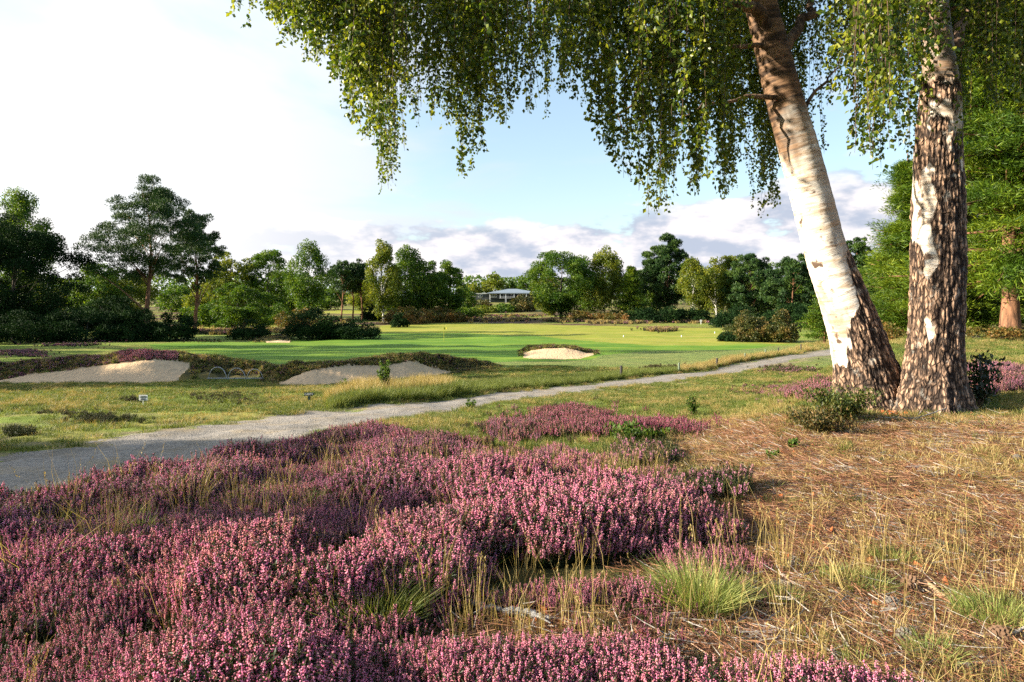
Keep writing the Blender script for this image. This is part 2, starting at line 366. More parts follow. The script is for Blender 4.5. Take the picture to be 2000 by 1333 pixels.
M_stem = leaf_mat('heather_stem', (0.012, 0.026, 0.007), (0.030, 0.050, 0.010), (0.11, 0.085, 0.03), 0.15, nscale=6)
M_pink = floret_mat('heather_flower_pink', (0.84, 0.20, 0.40), (0.98, 0.46, 0.60), (0.92, 0.46, 0.36))
M_mauve = floret_mat('heather_flower_mauve', (0.60, 0.19, 0.38), (0.84, 0.40, 0.57), (0.76, 0.42, 0.33))
M_rust = floret_mat('heather_flower_spent', (0.22, 0.10, 0.06), (0.42, 0.22, 0.15), (0.50, 0.22, 0.24))
M_magenta = floret_mat('heather_flower_magenta', (0.50, 0.09, 0.22), (0.60, 0.15, 0.28), (0.52, 0.18, 0.20))
M_dullh = floret_mat('heather_flower_faded', (0.12, 0.065, 0.05), (0.24, 0.14, 0.10), (0.10, 0.10, 0.03))
M_straw = leaf_mat('dry_grass_blade', (0.20, 0.14, 0.05), (0.38, 0.28, 0.10), (0.58, 0.46, 0.20), 0.3, nscale=4)
M_needle = leaf_mat('fallen_needle', (0.08, 0.035, 0.022), (0.25, 0.105, 0.055), (0.44, 0.23, 0.125), 0.1, nscale=4)
M_gblade = leaf_mat('green_grass_blade', (0.06, 0.09, 0.018), (0.12, 0.16, 0.03), (0.26, 0.27, 0.07), 0.35, nscale=2)
M_fblade = leaf_mat('fescue_blade', (0.12, 0.17, 0.04), (0.24, 0.30, 0.07), (0.46, 0.47, 0.16), 0.35, nscale=5)
M_deadleaf = simple('dead_leaf', (0.36, 0.10, 0.03), 0.6, 0.5, 8)
M_wood = simple('weathered_wood', (0.34, 0.30, 0.26), 0.85, 0.4, 20, bump=0.5)
M_driftwood = simple('grey_driftwood', (.24, .23, .22), .9, .4, 20, bump=.5)
M_stick = simple('peeled_stick', (0.42, 0.29, 0.17), 0.8, 0.35, 14, bump=0.4)
M_cone = simple('pine_cone_scale', (0.14, 0.08, 0.045), 0.75, 0.5, 60)
M_cone2 = simple('pine_cone_grey', (0.13, 0.115, 0.10), 0.8, 0.5, 60)

# ------------------------------------------------------------------ mesh helpers
def link_mesh(name, V, Fs, mats, parent=None, attrs=None, midx=None, smooth=False):
    """V (N,3); Fs list of (M,k) int arrays; midx: list of per-face material index arrays"""
    me = bpy.data.meshes.new(name); V = np.asarray(V, np.float32)
    me.vertices.add(len(V)); me.vertices.foreach_set('co', V.ravel())
    Fs = [np.asarray(f, np.int32) for f in Fs if len(f)]
    loops = np.concatenate([f.ravel() for f in Fs]); cnt = np.concatenate([np.full(len(f), f.shape[1]) for f in Fs])
    me.loops.add(len(loops)); me.loops.foreach_set('vertex_index', loops)
    me.polygons.add(len(cnt)); me.polygons.foreach_set('loop_start', (np.cumsum(cnt) - cnt).astype(np.int32))
    if midx is not None: me.polygons.foreach_set('material_index', np.concatenate(midx).astype(np.int32))
    for a, (ty, d) in (attrs or {}).items():
        at_ = me.attributes.new(a, ty, 'POINT'); d = np.asarray(d, np.float32)
        at_.data.foreach_set({'FLOAT': 'value', 'FLOAT_VECTOR': 'vector', 'FLOAT_COLOR': 'color'}[ty], d.ravel())
    me.update(calc_edges=True); me.validate()
    me.polygons.foreach_set('use_smooth', np.full(len(me.polygons), bool(smooth)))
    for m in (mats if isinstance(mats, (list, tuple)) else [mats]): me.materials.append(m)
    o = bpy.data.objects.new(name, me)
    if parent != 'proto': C.objects.link(o)
    if parent is not None and parent != 'proto': o.parent = parent
    return o
class MB:
    """collects pieces of geometry for ONE mesh"""
    def __init__(s): s.V = []; s.Fq = []; s.Ft = []; s.mq = []; s.mt = []; s.R = []; s.n = 0
    def add(s, V, Fc, rnd=None, mi=0):
        V = np.asarray(V, float); Fc = np.asarray(Fc, int)
        s.V.append(V); s.R.append(np.full(len(V), 0.5) if rnd is None else np.asarray(rnd, float))
        (s.Fq if Fc.shape[1] == 4 else s.Ft).append(Fc + s.n); (s.mq if Fc.shape[1] == 4 else s.mt).append(np.full(len(Fc), mi)); s.n += len(V)
        return s
    def build(s, name, mats, parent=None, smooth=False):
        Fs, ms = [], []
        if s.Fq: Fs.append(np.concatenate(s.Fq)); ms.append(np.concatenate(s.mq))
        if s.Ft: Fs.append(np.concatenate(s.Ft)); ms.append(np.concatenate(s.mt))
        return link_mesh(name, np.concatenate(s.V), Fs, mats, parent, {'rnd': ('FLOAT', np.concatenate(s.R))}, ms, smooth)
    def box(s, c, d, mi=0, rot=None):
        v = np.array([[x, y, z] for x in (-.5, .5) for y in (-.5, .5) for z in (-.5, .5)]) * np.array(d)
        if rot is not None: v = v @ np.array(rot).T
        return s.add(v + np.array(c), [(0, 1, 3, 2), (4, 6, 7, 5), (0, 4, 5, 1), (2, 3, 7, 6), (0, 2, 6, 4), (1, 5, 7, 3)], mi=mi)
    def tube(s, P, R, seg=6, mi=0, rnd=None):
        P = np.asarray(P, float); R = np.broadcast_to(np.asarray(R, float), (len(P),))
        T = np.gradient(P, axis=0); T /= np.linalg.norm(T, axis=1)[:, None] + 1e-9
        up = np.array([0, 0, 1.0]) if abs(T[0][2]) < 0.9 else np.array([1.0, 0, 0])
        A = np.cross(T, up); A /= np.linalg.norm(A, axis=1)[:, None] + 1e-9; B = np.cross(T, A)
        th = np.arange(seg) * 2 * math.pi / seg
        V = P[:, None] + R[:, None, None] * (np.cos(th)[None, :, None] * A[:, None] + np.sin(th)[None, :, None] * B[:, None])
        i = np.arange(len(P) - 1)[:, None] * seg; j = np.arange(seg)[None]; k = (j + 1) % seg
        Fc = np.stack([i + j, i + k, i + seg + k, i + seg + j], -1).reshape(-1, 4)
        s.add(V.reshape(-1, 3), Fc, mi=mi, rnd=None if rnd is None else np.full(V.shape[0] * seg, rnd))
        n0 = s.n - len(P) * seg                       # close both ends with fans
        for ring in (0, len(P) - 1):
            s.V.append(P[ring][None]); s.R.append([0.5 if rnd is None else rnd]); c = s.n; s.n += 1
            r0 = n0 + ring * seg
            s.Ft.append(np.array([(c, r0 + q, r0 + (q + 1) % seg) for q in range(seg)])); s.mt.append(np.full(seg, mi))
        return s
    def leaves(s, Cn, L, Wd, rng, dirs=None, spread=1.0, mi=0, rnd=None, fold=0.15):
        """diamond leaves; dirs = preferred long axis"""
        n = len(Cn); a = rng.normal(size=(n, 3))
        if dirs is not None: a = np.asarray(dirs) + a * spread
        a /= np.linalg.norm(a, axis=1)[:, None] + 1e-9
        b = np.cross(a, rng.normal(size=(n, 3))); b /= np.linalg.norm(b, axis=1)[:, None] + 1e-9
        c = np.cross(a, b)
        sz = rng.uniform(0.7, 1.25, n)[:, None]; L = L * sz; Wd = Wd * sz
        V = np.stack([Cn - a * L * .5, Cn + b * Wd * .5 - a * L * 0.08 + c * Wd * fold, Cn + a * L * .5, Cn - b * Wd * .5 - a * L * 0.08 + c * Wd * fold], 1).reshape(-1, 3)
        i = np.arange(n)[:, None] * 4
        r = rng.random(n) if rnd is None else rnd
        return s.add(V, i + np.array([[0, 1, 2, 3]]), np.repeat(r, 4), mi)
    def strips(s, base, tip, wid, rng, mi=0, rnd=None, bend=None):
        """two-segment tapering blades from base to tip"""
        n = len(base); d = tip - base; side = np.cross(d, rng.normal(size=(n, 3))); side /= np.linalg.norm(side, axis=1)[:, None] + 1e-9
        mid = base + d * 0.55 + (0 if bend is None else bend); w = np.broadcast_to(np.asarray(wid, float), (n,))[:, None]
        V = np.stack([base - side * w * .5, base + side * w * .5, mid + side * w * .4, mid - side * w * .4, tip], 1).reshape(-1, 3)
        i = np.arange(n)[:, None] * 5; r = np.repeat(rng.random(n) if rnd is None else rnd, 5)
        s.V.append(V); s.R.append(r); s.Fq.append(i + np.array([[0, 1, 2, 3]]) + s.n); s.mq.append(np.full(n, mi))
        s.Ft.append(i + np.array([[3, 2, 4]]) + s.n); s.mt.append(np.full(n, mi)); s.n += len(V)
        return s
def tag(o, label=None, cat=None, group=None, kind=None):
    if label: o['label'] = label
    if cat: o['category'] = cat
    if group: o['group'] = group
    if kind: o['kind'] = kind
    return o
def empty(name, loc, label, cat, group=None, rz=0.0):
    o = bpy.data.objects.new(name, None); C.objects.link(o); o.location = loc; o.rotation_euler = (0, 0, rz)
    o.empty_display_size = 0.2
    return tag(o, label, cat, group)

# ------------------------------------------------------------------ ground sheets
HEATH_TOP = curve([(-700, 1040), (0, 958), (300, 912), (550, 862), (640, 836), (720, 832), (800, 846), (1000, 852), (1150, 872), (1300, 905), (1340, 960), (1500, 1040)])
def path_edges():
    near = [(-700, 1090), (0, 975), (300, 925), (550, 868), (700, 835), (800, 815), (930, 796), (1000, 785), (1100, 772), (1200, 759), (1300, 750), (1400, 737), (1480, 717), (1560, 704), (1625, 693), (1680, 684)]
    far = [(-700, 960), (0, 893), (200, 866), (400, 832), (560, 808), (800, 789), (930, 775), (1000, 765), (1100, 757), (1200, 745), (1300, 733), (1370, 723), (1430, 713), (1500, 705), (1617, 682), (1680, 672)]
    return curve(near), curve(far)
P_near, P_far = path_edges()
GREEN = [(288, 674), (400, 668), (560, 667), (640, 658), (760, 651), (900, 651), (1010, 655), (1090, 660), (1160, 668), (1260, 675), (1400, 676), (1500, 672), (1560, 674), (1420, 683), (1250, 686), (1185, 692), (1150, 700), (1020, 702), (940, 706), (880, 716), (700, 720), (500, 712), (330, 690)]
FAIR = [(600, 660), (735, 650), (745, 636), (900, 630), (1030, 634), (1200, 637), (1400, 641), (1480, 655), (1560, 668), (1500, 672), (1400, 676), (1260, 675), (1160, 668), (1090, 660), (1010, 655), (900, 651), (760, 651)]
FAIR2 = [(372, 641), (375, 628), (560, 624), (640, 622), (640, 640), (500, 643)]
FAIR3 = [(600, 612), (700, 603), (760, 606), (740, 613)]
PATH2 = [(1365, 627), (1378, 629), (1398, 637), (1425, 637), (1440, 634), (1390, 628)]
def classify(px, py, sand):
    """0 rough, 1 path, 2 green, 3 fairway, 10+k sand"""
    cl = np.zeros(px.shape, int)
    cl[inpoly(px, py, FAIR) | inpoly(px, py, FAIR2) | inpoly(px, py, FAIR3)] = 3
    cl[inpoly(px, py, GREEN)] = 2
    cl[((py < P_near(px)) & (py > P_far(px)) & (px < 1680)) | inpoly(px, py, PATH2)] = 1
    cl[sand > 0] = 10 + sand[sand > 0]
    return cl
def build_ground():
    us = np.linspace(-1.25, 1.25, 1120); ld = np.exp(np.linspace(math.log(0.7), math.log(420), 1080))
    U, Y = np.meshgrid(us, ld); X = U * Y
    Z = gz(X, Y); Xf, Yf = X.ravel(), Y.ravel()
    px = to_px(Xf, Yf); py = base_row(Xf, Yf)
    jx = (fbm(Xf * 1.5, Yf * 1.5, seed=40) - .5) * 0.5 * F / Yf; jy = (fbm(Xf * 1.5 + 50, Yf * 1.5, seed=41) - .5) * 0.35 * F / Yf * np.minimum(1, 1.5 / Yf * 3)
    pw, qw = px + jx * 0.6, py + jy
    add, sand, lip = bunker_add(px, Yf, base_h(Xf, Yf))
    # colour of the soil and short plants that grow in each spot
    def c(r, g, b): return np.array([r, g, b])
    T = np.tile(c(0.170, 0.225, 0.040), (len(Xf), 1))
    def blend(m, col): T[:] = T * (1 - m[:, None]) + col * m[:, None]
    n1 = fbm(Xf * 0.5, Yf * 0.5, seed=60); n2 = fbm(Xf * 1.7, Yf * 1.7, seed=61); n3 = fbm(Xf * 0.08, Yf * 0.2, seed=62, o=5)
    blend(ss(n1, .5, .65), c(0.235, 0.24, 0.06)); blend(ss(n2, .55, .7) * .5, c(0.13, 0.17, 0.04))
    # far rough: brown and purple ling between the fairways
    fr = ss(Yf, 90, 112)
    blend(fr * ss(n3, .40, .55), c(0.15, 0.12, 0.045)); blend(fr * ss(n3, .52, .64) * .9, c(0.085, 0.055, 0.045)); blend(fr * ss(n2, .55, .7) * .5, c(0.26, 0.17, 0.075))
    blend(ss(Yf, 30, 38) * (1 - ss(Yf, 52, 60)) * ss(px, 900, 960) * .6, c(0.16, 0.20, 0.075))
    # needle litter under the birch, dark soil under the heather, worn verge by the path
    lit = ss(pw, 1180, 1420) * ss(qw, 800, 850) * (1 - ss(n1, .62, .75) * .4)
    lit = np.maximum(lit, ss(qw, 1140, 1200) * ss(pw, 900, 1100)); blend(lit, c(0.20, 0.095, 0.052))
    blend(lit * ss(n2, .5, .66) * .8, c(0.26, 0.17, 0.085)); blend(lit * ss(fbm(Xf * 3.1, Yf * 3.1, seed=66), .58, .68) * .7, c(0.17, 0.17, 0.03))
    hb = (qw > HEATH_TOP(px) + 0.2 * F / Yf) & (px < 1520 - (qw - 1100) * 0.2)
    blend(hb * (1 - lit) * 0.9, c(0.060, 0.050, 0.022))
    pth = np.exp(-((qw - P_near(px)) / 10.0) ** 2) * (px < 1660) + np.exp(-((qw - P_far(px)) / (6 + 14 * ss(-px, -600, -100))) ** 2) * (px < 1660)
    blend(np.clip(pth, 0, 1) * ss(n2, .35, .6) * .8, c(0.30, 0.24, 0.15))
    blend(ss(qw, 790, 850) * (1 - ss(px, 300, 620)) * (qw < P_far(px) + 8) * ss(n2, .40, .6) * .7, c(0.25, 0.20, 0.13))
    blend(lip, c(0.075, 0.070, 0.030)); blend(lip * ss(n2, .5, .6), c(0.15, 0.12, 0.04))
    wood = ss(px, 1650, 1760) * ss(Yf, 22, 30); blend(wood * .8, c(0.26, 0.17, 0.08))
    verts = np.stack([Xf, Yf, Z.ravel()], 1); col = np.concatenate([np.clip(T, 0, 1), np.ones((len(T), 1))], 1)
    pv = (py - P_far(px)) / (P_near(px) - P_far(px) + 1e-6) + (n1 - .5) * .25; rut = np.clip(np.exp(-((pv - .30) / .13) ** 2) + np.exp(-((pv - .70) / .13) ** 2), 0, 1)
    nr, nc = X.shape; i = (np.arange(nr - 1)[:, None] * nc + np.arange(nc - 1)[None]).ravel()
    quads = np.stack([i, i + 1, i + nc + 1, i + nc], 1)
    fx, fy = Xf[quads].mean(1), Yf[quads].mean(1); fpx = to_px(fx, fy); fpy = base_row(fx, fy)
    _, fs, _ = bunker_add(fpx, fy, base_h(fx, fy))
    wob = 1.0 / np.maximum(fy, 1)
    wx = (fbm(fx * 1.2, fy * 1.2, seed=43) - .5) * 0.9 * F * wob; wy = (fbm(fx * 2, fy * 2, seed=44) - .5) * 0.16 * F * wob
    wy = wy + (fbm(fx * 9, fy * 9, seed=45) - .5) * 0.06 * F * wob
    cl = classify(fpx, fpy + wy * np.where(fy > 40, 0.15, 1), fs)
    res = {}
    def sub(name, sel, m, tint=True):
        q = quads[sel]; u, inv = np.unique(q, return_inverse=True)
        at_ = {'tint': ('FLOAT_COLOR', col[u])} if tint else {}
        if name == 'path': at_ = {'rut': ('FLOAT', rut[u])}
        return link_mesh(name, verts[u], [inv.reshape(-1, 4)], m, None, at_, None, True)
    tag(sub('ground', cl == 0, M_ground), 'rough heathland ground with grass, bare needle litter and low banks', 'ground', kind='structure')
    tag(sub('path', cl == 1, M_path), 'grey gravel track curving from the left edge to behind the birch', 'path', kind='structure')
    tag(sub('putting_green', cl == 2, M_green), 'smooth bright green putting surface around the flagstick', 'green', kind='structure')
    tag(sub('fairway', cl == 3, M_fair), 'yellowish mown fairway grass beyond the putting green', 'fairway', kind='structure')
    lb = ['wide sand bunker with a sunlit right end at the left edge', 'long sand bunker with a heathery lip in front of the green', 'small crescent sand bunker right of the flag', 'tiny sliver of bunker sand beside the far bushes']
    for k in range(4):
        s = cl == 11 + k
        if s.any(): tag(sub('bunker_sand', s, M_sand, False), lb[k], 'bunker', kind='structure')
    # far and surrounding land as one sheet to the horizon, under the detailed ground
    g = 2600.0; n = 41; lin = np.linspace(-g, g, n); GX, GY = np.meshgrid(lin, lin)
    v = np.stack([GX.ravel(), GY.ravel(), np.full(GX.size, -4.6)], 1)
    i = (np.arange(n - 1)[:, None] * n + np.arange(n - 1)[None]).ravel()
    c4 = np.tile([0.16, 0.17, 0.06, 1], (len(v), 1))
    tag(link_mesh('terrain', v, [np.stack([i, i + 1, i + n + 1, i + n], 1)], M_ground, None, {'tint': ('FLOAT_COLOR', c4)}), 'wide land reaching to the horizon', 'land', kind='structure')
    # land beside and behind the viewpoint
    V = []; 
    xs = np.concatenate([np.linspace(-160, 160, 81)]); ys = np.linspace(-60, 1.2, 25)
    GX, GY = np.meshgrid(xs, ys); v = np.stack([GX.ravel(), GY.ravel(), (CZ - base_h(GX.ravel(), np.full(GX.size, 0.8))) - 0.03], 1)
    nn = len(xs); i = (np.arange(len(ys) - 1)[:, None] * nn + np.arange(nn - 1)[None]).ravel()
    c4 = np.tile([0.14, 0.13, 0.05, 1], (len(v), 1))
    tag(link_mesh('ground', v, [np.stack([i, i + 1, i + nn + 1, i + nn], 1)], M_ground, None, {'tint': ('FLOAT_COLOR', c4)}), 'heathland ground beside and behind the viewpoint', 'ground', kind='structure')
build_ground()

# ------------------------------------------------------------------ trees
def unit(v): return v / (np.linalg.norm(v, axis=-1, keepdims=True) + 1e-9)
def make_tree(kind, name, label, px, Y, top, hw, seed, leaf=None, bark=None, base_y=None, cat='tree', group=None, dens=1.0, low=None, lean=0.0, lsize=1.0, basepx=None, X=None, H=None, R=None, nbr=None):
    rng = np.random.default_rng(seed)
    if X is None:
        base = onground(px, Y); H = (CZ - (top - HY) / F * Y) - base.z; R = hw * Y / F
    else:
        base = Vector((X, Y, gz(X, max(Y, 0.8))))
    root = empty(name, base, label, cat, group)
    mb = MB(); tr = MB()
    ls = lsize * max(0.10, 1.75 * abs(Y) / 682.0)
    P = []
    if kind in ('oak', 'birch', 'bush', 'gorse', 'pine'):
        lo = {'oak': 0.16, 'birch': 0.2, 'bush': 0.0, 'gorse': 0.0, 'pine': .35}[kind] if low is None else low
        ncl = {'oak': 95, 'birch': 80, 'bush': 60, 'gorse': 60, 'pine': 150}[kind]
        d = unit(rng.normal(size=(ncl, 3))); 
        if kind in ('bush', 'gorse'): d[:, 2] = np.abs(d[:, 2])
        rr = rng.uniform(0.35, 1.0, ncl) ** 0.55
        irr = 0.78 + 0.44 * fbm(d[:, 0] * 1.8 + seed, d[:, 1] * 1.8, d[:, 2] * 1.8, o=3, seed=seed % 97)
        cz = (lo + (1 - lo) * (0.46 if kind != 'bush' and kind != 'gorse' else 0.0)) * H; rz = (1 - lo) * H * (0.5 if kind not in ('bush', 'gorse') else 0.92)
        if kind == 'birch': wz = np.interp(d[:, 2], [-1, -0.2, 0.3, 1], [0.8, 1.05, 0.85, 0.5])
        elif kind == 'pine': wz = np.interp(d[:, 2], [-1, -0.5, 0.2, 1], [0.75, 1.05, 0.95, 0.55])
        elif kind == 'oak': wz = np.interp(d[:, 2], [-1, -0.2, 0.5, 1], [0.8, 1.0, 1.0, 0.9])
        else: wz = np.ones(ncl)
        cc = d * rr[:, None] * irr[:, None] * np.array([R, R, rz]); cc[:, :2] *= wz[:, None]; cc[:, 2] += cz
        rc = rng.uniform(0.17, 0.30, ncl) * min(R, rz * 1.4) * (.62 if kind == 'pine' else 1); vs = {'oak': 0.8, 'birch': 1.35, 'bush': 0.75, 'gorse': 0.9, 'pine': .8}[kind]
        if kind in ('bush', 'gorse'):
            q_ = rng.random(ncl) < .45; a_ = rng.uniform(0, 6.28, ncl); cc[q_] = np.stack([np.cos(a_) * R * .8 * rng.random(ncl) ** .5, np.sin(a_) * R * .8, rng.uniform(.1, .4, ncl) * H], 1)[q_]
        cc[:, 2] = np.minimum(cc[:, 2], H - rc * vs * 0.8); cc[:, 2] = np.maximum(cc[:, 2], 0.15)
        area = math.pi * R * H * (1 - lo) * 0.8
        cov = {'oak': 6.5, 'birch': 4.6, 'bush': 7, 'gorse': 7, 'pine': 6.5}[kind] * dens
        nl = int(min(90000, cov * area / (ls * ls * 0.42)))
        w = rc ** 2; idx = rng.choice(ncl, nl, p=w / w.sum())
        dd = unit(rng.normal(size=(nl, 3))); dd[:, 2] = np.where(rng.random(nl) < .55, np.abs(dd[:, 2]), dd[:, 2])
        ro = rng.uniform(0.3, 1.15, nl) ** 0.6
        pts = cc[idx] + dd * (rc[idx] * ro)[:, None] * np.array([1, 1, vs])
        if kind == 'birch': 
            sp = rng.random(nl) < 0.35; pts[sp, 2] -= rng.exponential(0.5, sp.sum()) * rc[idx[sp]] * 1.4
        pts[:, 2] = np.maximum(pts[:, 2], 0.02)
        hue = np.clip(rng.random(nl) * 0.6 + (fbm(pts[:, 0] * 0.9 / max(R / 4, .5) + seed, pts[:, 1] * .9, pts[:, 2] * .9 / max(R / 4, .5), o=2) - .5) * 1.0 + .2, 0, 1)
        dr = np.tile([0, 0, -1.0], (nl, 1)) if kind == 'birch' else dd
        if kind == 'pine': mb.leaves(pts, ls * 1.6, ls * .36, rng, dd * .7 + np.array([0, 0, .6]), .5, rnd=hue)
        else: mb.leaves(pts, ls, ls * 0.62, rng, dr, 0.9, rnd=hue)
        branches = cc[rng.choice(ncl, min(ncl, 24 if kind in ('oak', 'birch', 'pine') else 9), replace=False)]
        tH = H * (0.75 if kind != 'birch' else 0.93)
        tr_r = H * (0.022 if kind == 'oak' else 0.017 if kind == 'pine' else 0.012)
        tp = np.array([[lean * H * t * t + math.sin(t * 5 + seed) * 0.012 * H, math.cos(t * 4 + seed) * 0.01 * H, t * tH - 0.1] for t in np.linspace(0, 1, 9)])
        if kind in ('oak', 'birch', 'pine'):
            tr.tube(tp, np.linspace(tr_r, tr_r * 0.15, 9) * np.array([1.35] + [1] * 8), 7)
            for q in branches:
                t0 = np.clip((q[2] / tH) - rng.uniform(.15, .35), 0.12, .9); s0 = np.array([np.interp(t0, np.linspace(0, 1, 9), tp[:, k]) for k in range(3)])
                m = (s0 + q) / 2 + np.array([0, 0, -0.03 * H if kind == 'oak' else 0.04 * H])
                tt = np.linspace(0, 1, 6)[:, None]; pp = (1 - tt) ** 2 * s0 + 2 * tt * (1 - tt) * m + tt ** 2 * q
                tr.tube(pp, np.linspace(tr_r * 0.42 * (1.1 - t0), tr_r * 0.06, 6), 5)
        else:
            for q in branches:
                tt = np.linspace(0, 1, 5)[:, None]; s0 = np.array([q[0] * .15, q[1] * .15, -.05]); m = (s0 + q) / 2 + np.array([0, 0, .1 * H])
                tr.tube((1 - tt) ** 2 * s0 + 2 * tt * (1 - tt) * m + tt ** 2 * q, np.linspace(0.02 * H + .01, .006, 5), 5)
    elif kind == 'conifer':
        lo = (0.38 if kind == 'pine' else 0.06) if low is None else low
        tr_r = H * 0.018; tH = H * 0.97
        tp = np.array([[lean * H * t * t + math.sin(t * 4 + seed) * 0.012 * H, math.cos(t * 3 + seed) * 0.01 * H, t * tH - 0.1] for t in np.linspace(0, 1, 11)])
        tr.tube(tp, np.linspace(tr_r, tr_r * 0.12, 11) * np.array([1.3] + [1] * 10), 8)
        nb = int(nbr or 60); cl = []
        for k in range(nb):
            t = lo + (1 - lo) * ((k + rng.random() * .8) / nb if not nbr else rng.random()); a = k * 2.4 + rng.uniform(-.5, .5)
            if kind == 'pine':
                tt_ = (t - lo) / (1 - lo); prof_ = np.interp(tt_, [0, .25, .55, .85, 1], [0.75, 1.0, 0.88, 0.5, 0.12]); ln = R * prof_ * rng.uniform(.6, 1.08)
                rise = rng.uniform(-.02, .22)
            else:
                ln = R * (1.02 - 0.92 * ((t - lo) / (1 - lo)) ** 1.1) * rng.uniform(.55 if nbr else .72, 1.12); rise = rng.uniform(-.05, .15) if not nbr else rng.uniform(-.28, .25)
            s0 = np.array([np.interp(t * .93, np.linspace(0, 1, 11), tp[:, q]) for q in range(3)])
            e = s0 + np.array([math.cos(a) * ln, math.sin(a) * ln, rise * ln + (0.05 * H * (1 - t) if kind == 'pine' else 0)])
            e[2] = min(e[2], H * 0.985)
            m = (s0 + e) / 2 + np.array([0, 0, -.06 * ln + (0.04 * ln if kind == 'pine' else 0)])
            pp = np.array([(1 - u) ** 2 * s0 + 2 * u * (1 - u) * m + u * u * e for u in np.linspace(0, 1, 7)])
            tr.tube(pp, np.linspace(tr_r * .36 * (1.15 - t), tr_r * .05, 7), 5)
            nc = 6 if kind == 'pine' else 8
            for u in np.linspace(0.38 if kind == 'pine' else 0.2, 1.0, nc):
                cpt = (1 - u) ** 2 * s0 + 2 * u * (1 - u) * m + u * u * e
                lat = np.array([-math.sin(a), math.cos(a), 0]) * rng.normal() * 0.18 * ln
                cl.append((*(cpt + lat + np.array([0, 0, rng.uniform(0, .06) * R])), rng.uniform(.13, .22) * min(R, 2.6 if nbr else 9) * (1.15 - .3 * t)))
        if nbr:
            for k in range(160):
                t = lo + (1 - lo) * rng.random(); q_ = np.array([np.interp(t * .93, np.linspace(0, 1, 11), tp[:, j]) for j in range(3)]); a = rng.uniform(0, 6.28); rr_ = rng.uniform(.4, 1.2)
                cl.append((q_[0] + math.cos(a) * rr_, q_[1] + math.sin(a) * rr_, q_[2], rng.uniform(.3, .5)))
        cl = np.array(cl); w = cl[:, 3] ** 2; area = math.pi * R * H * (1 - lo) * .7
        nl = int(min(36000 if not nbr else 170000, (5.5 if kind == 'pine' else 6.5) * dens * area / (ls * ls * .42)))
        idx = rng.choice(len(cl), nl, p=w / w.sum()); dd = unit(rng.normal(size=(nl, 3))); dd[:, 2] = np.where(rng.random(nl) < .6, np.abs(dd[:, 2]), dd[:, 2])
        pts = cl[idx, :3] + dd * (cl[idx, 3] * rng.uniform(.3, 1.1, nl) ** .6)[:, None] * np.array([1.2, 1.2, .75 if nbr else .55])
        hue = np.clip(rng.random(nl) * .6 + (fbm(pts[:, 0] + seed, pts[:, 1], pts[:, 2] * 1.5, o=2) - .5) + .2, 0, 1)
        out = unit(pts * np.array([1, 1, 0]) + 1e-6) * .6 + dd * .8 + np.array([0, 0, .5])
        mb.leaves(pts, ls * (1.9 if nbr else 1.25), ls * (.26 if nbr else .42), rng, out * np.array([1, 1, .35 if nbr else 1]), .6, rnd=hue)
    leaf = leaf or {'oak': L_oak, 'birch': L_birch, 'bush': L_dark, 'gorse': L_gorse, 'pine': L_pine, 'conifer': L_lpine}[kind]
    bark = bark or {'oak': B_grey, 'birch': B_birch, 'bush': B_grey, 'gorse': B_grey, 'pine': B_pine, 'conifer': B_pine}[kind]
    tr.build('trunk' if kind not in ('bush', 'gorse') else 'stem', bark, root, True)
    mb.build('crown' if kind not in ('bush', 'gorse') else 'foliage', leaf, root)
    return root

